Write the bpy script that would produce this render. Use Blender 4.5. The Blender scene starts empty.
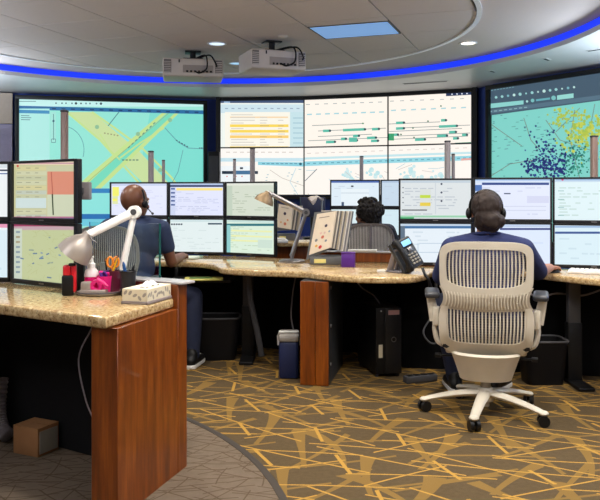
import bpy, bmesh, math, random
from mathutils import Vector, Matrix

# ---------------------------------------------------------------- camera, world, exposure
SC = bpy.context.scene
COL = SC.collection
F, CX, HY, HC = 750.0, 300.0, 195.0, 1.18          # focal length in px, principal column, horizon row, eye height
cam_d = bpy.data.cameras.new('camera')
cam = bpy.data.objects.new('camera', cam_d)
COL.objects.link(cam)
cam.location = (0, 0, HC)
cam.rotation_euler = (math.pi / 2, 0, 0)
cam_d.sensor_width = 36.0
cam_d.lens = 36.0 * F / 600.0
cam_d.shift_y = -(250.0 - HY) / 600.0
cam_d.clip_start = 0.05
cam_d.clip_end = 60
SC.camera = cam
SC.view_settings.view_transform = 'Standard'
SC.view_settings.look = 'None'
SC.view_settings.exposure = 0.0
SC.view_settings.gamma = 1.0
SC.view_settings.use_curve_mapping = False
world = bpy.data.worlds.new('world')
SC.world = world
world.use_nodes = True
world.node_tree.nodes['Background'].inputs[0].default_value = (1.0, 0.96, 0.92, 1)
world.node_tree.nodes['Background'].inputs[1].default_value = 0.12


def lamp(name, kind, loc, power, color, size=0.1, rot=(0, 0, 0), spot=2.2, blend=0.6, size_y=None):
    d = bpy.data.lights.new(name, kind)
    d.energy = power
    d.color = color
    if kind == 'SPOT':
        d.spot_size = spot
        d.spot_blend = blend
        d.shadow_soft_size = size
    elif kind == 'AREA':
        d.size = size
        if size_y:
            d.shape = 'RECTANGLE'
            d.size_y = size_y
    else:
        d.shadow_soft_size = size
    o = bpy.data.objects.new(name, d)
    COL.objects.link(o)
    o.location = loc
    o.rotation_euler = rot
    return o


WARM = (1.0, 0.93, 0.82)
ZC, ZS = 2.64, 2.53                                  # inner ceiling, soffit
# unseen area lamps added as soft fill, above and behind the camera
for _x, _y, _p in ((-1.9, 0.6, 5), (1.7, 0.6, 16), (0.0, -1.5, 12)):
    lamp('overhead_fill', 'AREA', (_x, _y, ZS - 0.04), _p, (1.0, 0.91, 0.80), 1.1)
# upward fill lights added for ceiling, soffit and projectors, out of view
for _x, _y, _p in ((-4.1, 5.4, 90), (3.7, 4.8, 75), (-4.3, 7.9, 85), (3.35, 6.2, 65)):
    lamp('ceiling_fill', 'AREA', (_x, _y, 1.95), _p, (0.74, 0.87, 1.0), 0.7, (math.pi, 0, 0))
for _x in (-2.2, 2.2):
    lamp('ceiling_fill', 'AREA', (_x, 0.8, 1.95), 85, (0.93, 0.95, 1.0), 0.7, (math.radians(155), 0, 0))

# ---------------------------------------------------------------- small maths
def at(px, py, D):
    return Vector(((px - CX) * D / F, D, HC + (HY - py) * D / F))


def onz(px, py, z):
    return at(px, py, F * (HC - z) / (py - HY))


def lin(c):
    out = []
    for v in c[:3]:
        v = v / 255.0
        out.append(v / 12.92 if v <= 0.04045 else ((v + 0.055) / 1.055) ** 2.4)
    return (out[0], out[1], out[2], 1.0)


# ---------------------------------------------------------------- materials
class NT:
    def __init__(s, name):
        s.mat = bpy.data.materials.new(name)
        s.mat.use_nodes = True
        s.t = s.mat.node_tree
        s.b = s.t.nodes['Principled BSDF']

    def n(s, typ, **kw):
        nd = s.t.nodes.new(typ)
        for k, v in kw.items():
            setattr(nd, k, v)
        return nd

    def put(s, sock, v):
        if isinstance(v, (int, float)):
            sock.default_value = v
        elif isinstance(v, tuple):
            sock.default_value = v
        else:
            s.t.links.new(v, sock)

    def m(s, op, a, b=None, c=None):
        nd = s.n('ShaderNodeMath', operation=op)
        s.put(nd.inputs[0], a)
        if b is not None:
            s.put(nd.inputs[1], b)
        if c is not None:
            s.put(nd.inputs[2], c)
        return nd.outputs[0]

    def mix(s, f, a, b):
        nd = s.n('ShaderNodeMix', data_type='RGBA')
        s.put(nd.inputs[0], f)
        s.put(nd.inputs[6], a)
        s.put(nd.inputs[7], b)
        return nd.outputs[2]

    def obj(s, scale=(1, 1, 1)):
        tc = s.n('ShaderNodeTexCoord')
        mp = s.n('ShaderNodeMapping')
        mp.inputs['Scale'].default_value = scale
        s.t.links.new(tc.outputs['Object'], mp.inputs[0])
        return mp.outputs[0]

    def noise(s, vec, scale, detail=3, rough=0.5):
        nd = s.n('ShaderNodeTexNoise')
        s.t.links.new(vec, nd.inputs['Vector'])
        nd.inputs['Scale'].default_value = scale
        nd.inputs['Detail'].default_value = detail
        nd.inputs['Roughness'].default_value = rough
        return nd.outputs[0]

    def ramp(s, fac, stops):
        nd = s.n('ShaderNodeValToRGB')
        s.put(nd.inputs[0], fac)
        cr = nd.color_ramp
        while len(cr.elements) < len(stops):
            cr.elements.new(0.5)
        for e, (p, c) in zip(cr.elements, stops):
            e.position = p
            e.color = c
        return nd.outputs[0]

    def bump(s, h, strength=0.2, dist=0.01):
        nd = s.n('ShaderNodeBump')
        nd.inputs['Strength'].default_value = strength
        nd.inputs['Distance'].default_value = dist
        s.t.links.new(h, nd.inputs['Height'])
        s.t.links.new(nd.outputs[0], s.b.inputs['Normal'])


_cache = {}


def simple(name, rgb, rough=0.5, metal=0.0, var=0.08, scale=25.0, bump=0.0, spec=0.5):
    if name in _cache:
        return _cache[name]
    k = NT(name)
    c = lin(rgb)
    v = k.obj()
    f = k.noise(v, scale, 3)
    lo = tuple(x * (1 - var) for x in c[:3]) + (1,)
    hi = tuple(min(1, x * (1 + var)) for x in c[:3]) + (1,)
    k.put(k.b.inputs['Base Color'], k.mix(f, lo, hi))
    k.b.inputs['Roughness'].default_value = rough
    k.b.inputs['Metallic'].default_value = metal
    k.b.inputs['Specular IOR Level'].default_value = spec
    if bump:
        k.bump(f, bump, 0.004)
    _cache[name] = k.mat
    return k.mat


def emit(name, rgb, strength):
    if name in _cache:
        return _cache[name]
    k = NT(name)
    k.b.inputs['Base Color'].default_value = lin(rgb)
    k.b.inputs['Emission Color'].default_value = lin(rgb)
    k.b.inputs['Emission Strength'].default_value = strength
    _cache[name] = k.mat
    return k.mat


def glow_mat(name, strength, rough=0.35):
    """flat print that gives off its own light: screen pixels, colours held by the mesh"""
    k = NT(name)
    a = k.n('ShaderNodeAttribute', attribute_name='Col')
    k.b.inputs['Base Color'].default_value = (0.012, 0.012, 0.014, 1)
    k.b.inputs['Roughness'].default_value = rough
    k.t.links.new(a.outputs['Color'], k.b.inputs['Emission Color'])
    k.b.inputs['Emission Strength'].default_value = strength
    return k.mat


def print_mat(name, rough=0.6):
    k = NT(name)
    a = k.n('ShaderNodeAttribute', attribute_name='Col')
    k.t.links.new(a.outputs['Color'], k.b.inputs['Base Color'])
    k.b.inputs['Roughness'].default_value = rough
    return k.mat


M = {}
M['screen'] = glow_mat('monitor_pixels', 1.06)
M['wallscreen'] = glow_mat('wall_pixels', 1.0)
M['print'] = print_mat('printed_paper')
M['black'] = simple('black_plastic', (17, 17, 19), 0.45, spec=0.3)
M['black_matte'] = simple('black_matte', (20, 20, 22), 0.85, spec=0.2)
M['bezel'] = simple('bezel_plastic', (22, 23, 28), 0.35)
M['steel'] = simple('brushed_steel', (150, 148, 150), 0.35, 0.9)
M['mast'] = simple('mast_metal', (134, 128, 132), 0.4, 0.15)
M['mast_brown'] = simple('mast_bronze', (146, 122, 112), 0.4, 0.1)
M['silver'] = simple('lamp_silver', (178, 168, 160), 0.42, 0.55)
M['lampwhite'] = simple('lamp_white', (250, 248, 245), 0.4)
M['bronze'] = simple('lamp_bronze', (160, 138, 108), 0.5, 0.6)
M['cream'] = simple('cream_plastic', (208, 200, 184), 0.5, var=0.04)
M['cream_dark'] = simple('taupe_plastic', (182, 171, 154), 0.5, var=0.04)
M['chairmesh'] = simple('mesh_fabric', (196, 192, 188), 0.7)
M['chairframe'] = simple('chair_frame', (150, 146, 142), 0.45)
M['darkfabric'] = simple('dark_fabric', (38, 38, 42), 0.95, scale=180, bump=0.2)
M['navy'] = simple('navy_shirt', (33, 43, 88), 0.9, scale=9, var=0.2)
M['navy2'] = simple('navy_polo', (42, 56, 88), 0.9, scale=9, var=0.2)
M['grey_shirt'] = simple('charcoal_shirt', (46, 46, 58), 0.9, scale=14, var=0.2)
M['jeans'] = simple('navy_trousers', (24, 32, 58), 0.9, scale=30, var=0.2)
M['skin_dark'] = simple('skin_deep_brown', (112, 70, 48), 0.42, var=0.08, scale=9)
M['skin_mid'] = simple('skin_brown', (176, 122, 98), 0.5, var=0.08, scale=9)
M['hair'] = simple('hair_dark_brown', (36, 22, 17), 0.75, var=0.6, scale=30, bump=0.6)
M['hair_black'] = simple('hair_black', (20, 15, 14), 0.9, var=0.4, scale=70, bump=1.0)
M['white'] = simple('white_plastic', (228, 228, 228), 0.5, var=0.03)
M['paper'] = simple('paper', (232, 230, 224), 0.8, var=0.03)
M['eye'] = simple('eye_white', (225, 220, 212), 0.3)
M['red'] = simple('red_plastic', (205, 25, 40), 0.35)
M['pink'] = simple('pink_soap', (215, 20, 110), 0.2)
M['magenta'] = simple('magenta_plastic', (225, 30, 125), 0.35)
M['maroon'] = simple('maroon_plastic', (80, 15, 40), 0.4)
M['purple'] = simple('purple_plastic', (80, 25, 130), 0.45)
M['yellow'] = simple('yellow_plastic', (240, 185, 30), 0.4)
M['orange'] = simple('orange_plastic', (235, 140, 30), 0.4)
M['blue'] = simple('blue_plastic', (30, 80, 140), 0.4)
M['cooler'] = simple('cooler_blue', (20, 34, 78), 0.5)
M['card'] = simple('cardboard', (150, 105, 65), 0.85)
M['projector'] = simple('projector_plastic', (206, 196, 188), 0.5, var=0.04)
M['grille'] = simple('projector_grille', (110, 104, 102), 0.6)
M['holder'] = simple('holder_grey', (96, 98, 100), 0.5)
M['rubber'] = simple('grey_rubber', (70, 70, 74), 0.7)
M['trim'] = simple('strip_black', (52, 44, 36), 0.6)
M['ringtrim'] = simple('ring_trim', (240, 242, 246), 0.35)
M['wallnavy'] = simple('wall_navy', (52, 78, 165), 0.7)
M['wallpanel'] = simple('wall_panel', (150, 142, 162), 0.85)
M['wallpale'] = simple('wall_pale', (176, 160, 146), 0.85)
M['ceil'] = simple('ceiling_tile', (210, 198, 194), 0.9, var=0.04, scale=60)
M['ceil_gap'] = simple('ceiling_gap', (96, 92, 90), 0.9)
M['soffit'] = simple('soffit_paint', (206, 206, 208), 0.38, var=0.03, scale=6)
M['led'] = emit('cove_led', (22, 54, 240), 0.9)
M['bulb'] = emit('lamp_glow', (255, 244, 225), 3.0)


def wood():
    k = NT('cherry_wood')
    v = k.obj((9, 9, 0.9))
    f = k.noise(v, 3.0, 6, 0.6)
    v2 = k.obj((60, 60, 2.5))
    g = k.noise(v2, 3.0, 4, 0.6)
    c = k.ramp(f, [(0.25, lin((84, 36, 4))), (0.5, lin((128, 60, 8))), (0.75, lin((158, 84, 18)))])
    d = k.ramp(g, [(0.35, (0.62, 0.62, 0.62, 1)), (0.65, (1, 1, 1, 1))])
    mm = k.n('ShaderNodeMix', data_type='RGBA', blend_type='MULTIPLY')
    mm.inputs[0].default_value = 0.6
    k.put(mm.inputs[6], c)
    k.put(mm.inputs[7], d)
    k.put(k.b.inputs['Base Color'], mm.outputs[2])
    k.b.inputs['Roughness'].default_value = 0.33
    k.b.inputs['Coat Weight'].default_value = 0.2
    k.bump(g, 0.05, 0.002)
    return k.mat


def granite():
    k = NT('golden_granite')
    v = k.obj()
    a = k.noise(v, 55, 5, 0.7)
    b = k.noise(v, 9, 4, 0.6)
    vo = k.n('ShaderNodeTexVoronoi')
    k.t.links.new(v, vo.inputs['Vector'])
    vo.inputs['Scale'].default_value = 75
    c = k.ramp(a, [(0.3, lin((108, 84, 58))), (0.46, lin((182, 152, 106))), (0.62, lin((212, 190, 146))), (0.8, lin((232, 220, 190)))])
    c2 = k.mix(k.m('MULTIPLY', k.m('GREATER_THAN', b, 0.56), 0.22), c, lin((150, 104, 66)))
    spk = k.m('MULTIPLY', k.m('LESS_THAN', vo.outputs['Distance'], 0.26), k.m('GREATER_THAN', b, 0.47))
    c3 = k.mix(k.m('MULTIPLY', spk, 0.45), c2, lin((56, 42, 36)))
    k.put(k.b.inputs['Base Color'], c3)
    k.b.inputs['Roughness'].default_value = 0.09
    return k.mat


M['wood'] = wood()
M['granite'] = granite()


def glass():
    k = NT('clear_glass')
    k.b.inputs['Base Color'].default_value = (0.80, 0.93, 0.92, 1)
    k.b.inputs['Roughness'].default_value = 0.02
    k.b.inputs['Transmission Weight'].default_value = 1.0
    k.b.inputs['IOR'].default_value = 1.3
    return k.mat


M['glass'] = glass()
M['glass_edge'] = simple('glass_edge', (20, 78, 72), 0.2)


def line_layer(k, x, y, ang, L, W, w, ln, seed, slope, curve, flare=0.0):
    """mask of separate woven strokes, one per cell of a turned, staggered grid"""
    ca, sa = math.cos(ang), math.sin(ang)
    u = k.m('ADD', k.m('MULTIPLY', x, ca), k.m('MULTIPLY', y, sa))
    v = k.m('ADD', k.m('MULTIPLY', x, -sa), k.m('MULTIPLY', y, ca))
    vr = k.m('DIVIDE', v, W)
    row = k.m('FLOOR', vr)
    sh = k.m('FRACT', k.m('MULTIPLY', k.m('ADD', row, seed * 1.7), 0.618))
    uc = k.m('ADD', k.m('DIVIDE', u, L), sh)
    col = k.m('FLOOR', uc)
    lu = k.m('MULTIPLY', k.m('SUBTRACT', k.m('FRACT', uc), 0.5), L)
    lv = k.m('MULTIPLY', k.m('SUBTRACT', k.m('FRACT', vr), 0.5), W)
    cb = k.n('ShaderNodeCombineXYZ')
    k.put(cb.inputs[0], col)
    k.put(cb.inputs[1], row)
    cb.inputs[2].default_value = seed
    wn = k.n('ShaderNodeTexWhiteNoise', noise_dimensions='3D')
    k.t.links.new(cb.outputs[0], wn.inputs['Vector'])
    sp = k.n('ShaderNodeSeparateColor')
    k.t.links.new(wn.outputs['Color'], sp.inputs[0])
    r1, r2, r3 = sp.outputs
    cen = k.m('MULTIPLY', k.m('SUBTRACT', r1, 0.5), W * 0.4)
    sl = k.m('MULTIPLY', k.m('SUBTRACT', r2, 0.5), slope)
    cv = k.m('MULTIPLY', k.m('SUBTRACT', r3, 0.5), curve)
    d = k.m('SUBTRACT', k.m('SUBTRACT', lv, cen), k.m('ADD', k.m('MULTIPLY', sl, lu), k.m('MULTIPLY', cv, k.m('MULTIPLY', lu, lu))))
    d = k.m('ABSOLUTE', d)
    hw = w
    if flare:
        t = k.m('ADD', k.m('DIVIDE', lu, L), 0.5)
        hw = k.m('ADD', w, k.m('MULTIPLY', k.m('POWER', t, 2.5), flare))
    half = k.m('MULTIPLY', k.m('ADD', k.m('MULTIPLY', r3, 0.35), 0.65), L * ln * 0.5)
    return k.m('MULTIPLY', k.m('LESS_THAN', d, hw), k.m('LESS_THAN', k.m('ABSOLUTE', lu), half))


def carpet():
    k = NT('patterned_carpet')
    g = k.n('ShaderNodeNewGeometry')
    s = k.n('ShaderNodeSeparateXYZ')
    k.t.links.new(g.outputs['Position'], s.inputs[0])
    x0, y0 = s.outputs[0], s.outputs[1]
    pile = k.noise(g.outputs['Position'], 320, 2)
    soft = k.noise(g.outputs['Position'], 40, 3)
    wob = k.m('MULTIPLY', k.m('SUBTRACT', pile, 0.5), 0.008)
    x = k.m('ADD', x0, wob)
    y = k.m('ADD', y0, wob)
    rad = math.radians
    c = k.mix(soft, lin((80, 67, 48)), lin((99, 84, 61)))
    ol = lin((134, 106, 58))
    for a in ((72, .62, .30, .012, .95, 3.1, .9, 1.2, .040), (112, .58, .40, .011, .9, 5.2, .8, 1.8, .034), (40, .66, .30, .010, .9, 7.7, .7, 1.0, .014),
              (8, .8, .24, .009, .9, 9.3, .5, .5, 0)):
        c = k.mix(line_layer(k, x, y, rad(a[0]), *a[1:]), c, ol)
    au = lin((186, 144, 68))
    for a in ((-13, .95, .155, .0050, .95, 1.3, .35, .3), (-38, .85, .21, .0054, .95, 2.4, .3, .25), (-78, .42, .36, .0085, .6, 4.6, .4, .2),
              (26, .75, .40, .0050, .9, 6.1, .3, .2)):
        c = k.mix(line_layer(k, x, y, rad(a[0]), *a[1:]), c, au)
    k.put(k.b.inputs['Base Color'], k.mix(k.m('MULTIPLY', pile, 0.35), c, lin((60, 46, 28))))
    k.b.inputs['Roughness'].default_value = 0.97
    k.b.inputs['Specular IOR Level'].default_value = 0.1
    k.bump(pile, 0.35, 0.006)
    return k.mat


def inset_carpet():
    k = NT('taupe_carpet')
    g = k.n('ShaderNodeNewGeometry')
    s = k.n('ShaderNodeSeparateXYZ')
    k.t.links.new(g.outputs['Position'], s.inputs[0])
    x, y = s.outputs[0], s.outputs[1]
    pile = k.noise(g.outputs['Position'], 320, 2)
    soft = k.noise(g.outputs['Position'], 30, 3)
    rad = math.radians
    c = k.mix(soft, lin((100, 88, 75)), lin((116, 102, 88)))
    dk = lin((86, 72, 58))
    for a in ((20, .35, .07, .0035, .95, 1.9, .8, 2), (-30, .32, .09, .0035, .95, 2.9, .8, 2), (75, .3, .1, .003, .9, 3.7, .8, 2), (-4, .4, .08, .0035, .9, 8.7, .7, 2)):
        c = k.mix(line_layer(k, x, y, rad(a[0]), *a[1:]), c, dk)
    k.put(k.b.inputs['Base Color'], c)
    k.b.inputs['Roughness'].default_value = 0.97
    k.b.inputs['Specular IOR Level'].default_value = 0.1
    k.bump(pile, 0.3, 0.006)
    return k.mat


M['carpet'] = carpet()
M['inset'] = inset_carpet()


# ---------------------------------------------------------------- mesh building
class MB:
    def __init__(s):
        s.bm = bmesh.new()

    def add(s, tb, Mx=None):
        mp = {}
        for v in tb.verts:
            mp[v] = s.bm.verts.new(Mx @ v.co if Mx else v.co)
        for f in tb.faces:
            try:
                s.bm.faces.new([mp[v] for v in f.verts])
            except ValueError:
                pass
        tb.free()
        return s

    def box(s, c, size, rz=0.0, bev=0.0, seg=2, rot=None):
        tb = bmesh.new()
        bmesh.ops.create_cube(tb, size=1.0)
        for v in tb.verts:
            v.co = Vector((v.co.x * size[0], v.co.y * size[1], v.co.z * size[2]))
        if bev:
            bmesh.ops.bevel(tb, geom=tb.edges[:], offset=bev, segments=seg, profile=0.5, affect='EDGES')
        R = rot.to_matrix().to_4x4() if rot is not None and hasattr(rot, 'to_matrix') else (rot if rot is not None else Matrix.Rotation(rz, 4, 'Z'))
        return s.add(tb, Matrix.Translation(Vector(c)) @ R)

    def prism(s, pts, z0, z1, bev=0.0, seg=3):
        tb = bmesh.new()
        lo = [tb.verts.new((p[0], p[1], z0)) for p in pts]
        hi = [tb.verts.new((p[0], p[1], z1)) for p in pts]
        n = len(pts)
        tb.faces.new(lo[::-1])
        top = tb.faces.new(hi)
        for i in range(n):
            tb.faces.new((lo[i], lo[(i + 1) % n], hi[(i + 1) % n], hi[i]))
        bmesh.ops.recalc_face_normals(tb, faces=tb.faces[:])
        if bev:
            es = [e for e in tb.edges if abs(e.verts[0].co.z - e.verts[1].co.z) < 1e-6]
            bmesh.ops.bevel(tb, geom=es, offset=bev, segments=seg, profile=0.5, affect='EDGES')
        return s.add(tb)

    def tube(s, pts, r, seg=10, cap=True, flat=1.0):
        pts = [Vector(p) for p in pts]
        n = len(pts)
        rs = r if isinstance(r, (list, tuple)) else [r] * n
        rings = []
        prev = None
        for i in range(n):
            t = (pts[min(i + 1, n - 1)] - pts[max(i - 1, 0)])
            t.normalize()
            if prev is None:
                ref = Vector((0, 0, 1)) if abs(t.z) < 0.9 else Vector((0, 1, 0))
                a = t.cross(ref).normalized()
            else:
                a = (prev - t * prev.dot(t)).normalized()
            prev = a
            b = t.cross(a)
            rings.append([s.bm.verts.new(pts[i] + (a * math.cos(2 * math.pi * k / seg) + b * math.sin(2 * math.pi * k / seg) * flat) * rs[i]) for k in range(seg)])
        for i in range(n - 1):
            for k in range(seg):
                s.bm.faces.new((rings[i][k], rings[i][(k + 1) % seg], rings[i + 1][(k + 1) % seg], rings[i + 1][k]))
        if cap:
            s.bm.faces.new(rings[0][::-1])
            s.bm.faces.new(rings[-1])
        return s

    def cyl(s, c0, c1, r0, r1=None, seg=20):
        return s.tube([c0, c1], [r0, r0 if r1 is None else r1], seg)

    def lathe(s, prof, Mx=None, seg=24, closed=False):
        """prof: (r, z) pairs; Mx places the axis"""
        Mx = Mx or Matrix.Identity(4)
        rings = []
        for r, z in prof:
            if r < 1e-5:
                rings.append([s.bm.verts.new(Mx @ Vector((0, 0, z)))])
            else:
                rings.append([s.bm.verts.new(Mx @ Vector((r * math.cos(2 * math.pi * k / seg), r * math.sin(2 * math.pi * k / seg), z))) for k in range(seg)])
        prs = list(zip(rings[:-1], rings[1:]))
        if closed:
            prs.append((rings[-1], rings[0]))
        for A, B in prs:
            for k in range(seg):
                k2 = (k + 1) % seg
                if len(A) == 1 and len(B) == 1:
                    continue
                if len(A) == 1:
                    s.bm.faces.new((A[0], B[k2], B[k]))
                elif len(B) == 1:
                    s.bm.faces.new((A[k], A[k2], B[0]))
                else:
                    s.bm.faces.new((A[k], A[k2], B[k2], B[k]))
        return s

    def ball(s, c, r, rot=None, u=20, v=12):
        r = (r, r, r) if isinstance(r, (int, float)) else r
        tb = bmesh.new()
        bmesh.ops.create_uvsphere(tb, u_segments=u, v_segments=v, radius=1.0)
        Mx = Matrix.Translation(Vector(c)) @ (rot or Matrix.Identity(4)) @ Matrix.Diagonal((r[0], r[1], r[2], 1))
        return s.add(tb, Mx)

    def capsule(s, a, ra, b, rb, seg=16):
        a, b = Vector(a), Vector(b)
        d = (b - a)
        L = d.length
        if L < 1e-6:
            return s.ball(a, max(ra, rb))
        d.normalize()
        pts, rs = [], []
        for i in range(5):
            t = math.pi / 2 * (1 - i / 4)
            pts.append(a - d * ra * math.sin(t))
            rs.append(max(1e-4, ra * math.cos(t)))
        for i in range(5):
            t = math.pi / 2 * (i / 4)
            pts.append(b + d * rb * math.sin(t))
            rs.append(max(1e-4, rb * math.cos(t)))
        return s.tube(pts, rs, seg)

    def sheet(s, fn, nu, nv, thick=0.0, closed_u=False):
        """grid surface fn(u, v) -> point, given a thickness along its normal"""
        P = [[Vector(fn(i / nu, j / nv)) for i in range(nu + (0 if closed_u else 1))] for j in range(nv + 1)]
        nU = len(P[0])
        tb = bmesh.new()
        vs = [[tb.verts.new(p) for p in row] for row in P]
        for j in range(nv):
            for i in range(nu):
                i2 = (i + 1) % nU
                tb.faces.new((vs[j][i], vs[j][i2], vs[j + 1][i2], vs[j + 1][i]))
        if thick:
            bmesh.ops.recalc_face_normals(tb, faces=tb.faces[:])
            bmesh.ops.solidify(tb, geom=tb.faces[:], thickness=thick)
        return s.add(tb)

    def build(s, name, mat, parent=None, smooth=True, angle=38.0, loc=None, rz=0.0, clean=True):
        if clean:
            bmesh.ops.recalc_face_normals(s.bm, faces=s.bm.faces[:])
        me = bpy.data.meshes.new(name)
        s.bm.to_mesh(me)
        s.bm.free()
        if smooth:
            me.polygons.foreach_set('use_smooth', [True] * len(me.polygons))
            me.set_sharp_from_angle(angle=math.radians(angle))
        me.materials.append(mat)
        o = bpy.data.objects.new(name, me)
        COL.objects.link(o)
        if parent:
            o.parent = parent
        if loc is not None:
            o.location = loc
        o.rotation_euler.z = rz
        return o


def tag(o, label, cat, group=None):
    o['label'] = label
    o['category'] = cat
    if group:
        o['group'] = group
    return o


def thing(name, label, cat, loc=(0, 0, 0), rz=0.0, group=None):
    o = bpy.data.objects.new(name, None)
    COL.objects.link(o)
    o.location = loc
    o.rotation_euler = (0, 0, rz)
    o.empty_display_size = 0.1
    return tag(o, label, cat, group)


def struct(o):
    o['kind'] = 'structure'
    return o


def stuff(o):
    o['kind'] = 'stuff'
    return o


def mat_of(o):
    return Matrix.Translation(o.location) @ Matrix.Rotation(o.rotation_euler.z, 4, 'Z')


def clip_poly(poly, x0, x1, z0, z1):
    def side(pts, ax, lim, sg):
        out = []
        for i in range(len(pts)):
            a, b = pts[i - 1], pts[i]
            ia, ib = (a[ax] - lim) * sg <= 0, (b[ax] - lim) * sg <= 0
            if ia != ib:
                t = (lim - a[ax]) / (b[ax] - a[ax])
                out.append((a[0] + (b[0] - a[0]) * t, a[1] + (b[1] - a[1]) * t))
            if ib:
                out.append(b)
        return out
    for ax, lim, sg in ((0, x0, -1), (0, x1, 1), (1, z0, -1), (1, z1, 1)):
        poly = side(poly, ax, lim, sg)
        if len(poly) < 3:
            return []
    return poly


class Canvas:
    """flat print on a real surface: coloured cells laid in a rectangle of a thing's local xz plane"""
    def __init__(s, owner, x0, x1, z0, z1, y):
        s.M = mat_of(owner)
        s.I = s.M.inverted()
        s.owner, s.x0, s.x1, s.z0, s.z1, s.y = owner, x0, x1, z0, z1, y
        s.P, s.C = [], []
        s.eps = 3e-5

    def px(s, X, Y):
        o = s.I @ Vector((0, 0, HC))
        d = s.I @ at(X, Y, 1.0) - o
        t = (s.y - o.y) / d.y
        q = o + d * t
        return (q.x, q.z)

    def uv(s, u, v):
        return (s.x0 + (s.x1 - s.x0) * u, s.z1 + (s.z0 - s.z1) * v)

    def poly(s, pts, rgb):
        p = clip_poly([tuple(q) for q in pts], s.x0, s.x1, s.z0, s.z1)
        if p:
            s.P.append(p)
            s.C.append(lin(rgb))

    def fill(s, rgb):
        s.rect(0, 0, 1, 1, rgb)

    def rect(s, u0, v0, u1, v1, rgb):
        s.poly([s.uv(u0, v0), s.uv(u1, v0), s.uv(u1, v1), s.uv(u0, v1)], rgb)

    def prect(s, a, b, c, d, rgb):
        s.poly([s.px(a, b), s.px(c, b), s.px(c, d), s.px(a, d)], rgb)

    def ppoly(s, pts, rgb):
        s.poly([s.px(*p) for p in pts], rgb)

    def pline(s, pts, w, rgb):
        w = w * 0.5
        for (a, b), (c, d) in zip(pts[:-1], pts[1:]):
            L = math.hypot(c - a, d - b) or 1
            nx, ny = -(d - b) / L * w, (c - a) / L * w
            s.ppoly([(a + nx, b + ny), (c + nx, d + ny), (c - nx, d - ny), (a - nx, b - ny)], rgb)

    def pdot(s, a, b, r, rgb, n=8):
        s.ppoly([(a + r * math.cos(2 * math.pi * k / n), b + r * math.sin(2 * math.pi * k / n)) for k in range(n)], rgb)

    def words(s, rnd, u0, v0, u1, v1, rows, rgb, fill=0.6, h=0.35):
        """rows of illegible small writing"""
        dv = (v1 - v0) / rows
        for i in range(rows):
            u = u0
            while u < u1:
                w = rnd.uniform(0.02, 0.09) * (u1 - u0) * 2
                if rnd.random() < fill:
                    s.rect(u, v0 + dv * i, min(u + w, u1), v0 + dv * (i + h), rgb)
                u += w + 0.015 * (u1 - u0) * 2
                if rnd.random() < 0.15:
                    break

    def build(s, name, mat, parent=None):
        vs, fs, cs = [], [], []
        for i, (p, c) in enumerate(zip(s.P, s.C)):
            b = len(vs)
            y = s.y - s.eps * i
            vs += [(q[0], y, q[1]) for q in p]
            fs.append(tuple(range(b, b + len(p))))
            cs += [c] * len(p)
        me = bpy.data.meshes.new(name)
        me.from_pydata(vs, [], fs)
        # face towards -y
        for pl in me.polygons:
            if pl.normal.y > 0:
                pl.flip()
        at_ = me.attributes.new('Col', 'FLOAT_COLOR', 'POINT')
        for i, c in enumerate(cs):
            at_.data[i].color = c
        me.materials.append(mat)
        o = bpy.data.objects.new(name, me)
        COL.objects.link(o)
        o.parent = parent or s.owner
        return o


def smooth_path(pts, n=8):
    """Catmull-Rom through pts"""
    pts = [Vector(p) for p in pts]
    out = []
    for i in range(len(pts) - 1):
        p0, p1, p2, p3 = pts[max(i - 1, 0)], pts[i], pts[i + 1], pts[min(i + 2, len(pts) - 1)]
        for k in range(n):
            t = k / n
            out.append(0.5 * ((2 * p1) + (p2 - p0) * t + (2 * p0 - 5 * p1 + 4 * p2 - p3) * t * t + (3 * p1 - p0 - 3 * p2 + p3) * t ** 3))
    out.append(pts[-1])
    return out


def axis_to(a, b):
    """matrix whose z axis runs from a to b, at a"""
    a, b = Vector(a), Vector(b)
    q = (b - a).normalized().to_track_quat('Z', 'Y')
    return Matrix.Translation(a) @ q.to_matrix().to_4x4()


def remesh(mb, name, voxel, mat, parent, smooth_it=4, factor=0.5):
    """one continuous skin over overlapping solids"""
    bmesh.ops.recalc_face_normals(mb.bm, faces=mb.bm.faces[:])
    me = bpy.data.meshes.new(name + '_src')
    mb.bm.to_mesh(me)
    mb.bm.free()
    o = bpy.data.objects.new(name, me)
    COL.objects.link(o)
    md = o.modifiers.new('r', 'REMESH')
    md.mode = 'VOXEL'
    md.voxel_size = voxel
    md.use_smooth_shade = True
    if smooth_it:
        sm = o.modifiers.new('s', 'SMOOTH')
        sm.factor = factor
        sm.iterations = smooth_it
    dg = bpy.context.evaluated_depsgraph_get()
    dg.update()
    ev = o.evaluated_get(dg)
    new = bpy.data.meshes.new_from_object(ev, depsgraph=dg)
    new.name = name
    o.modifiers.clear()
    o.data = new
    new.polygons.foreach_set('use_smooth', [True] * len(new.polygons))
    bpy.data.meshes.remove(me)
    new.materials.clear()
    new.materials.append(mat)
    o.parent = parent
    return o

# ================================================================ THE SETTING
LC, LR = Vector((-0.907, 6.044, 0)), 3.352           # cove circle
RC, RR = Vector((-0.984, 6.50, 0)), 2.47             # ring in the ceiling
FC, FR = Vector((-2.366, 2.374, 0)), 2.36            # round inset in the carpet


def circ(c, r, n, a0=0.0):
    return [(c.x + r * math.cos(a0 + 2 * math.pi * k / n), c.y + r * math.sin(a0 + 2 * math.pi * k / n)) for k in range(n)]


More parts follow.
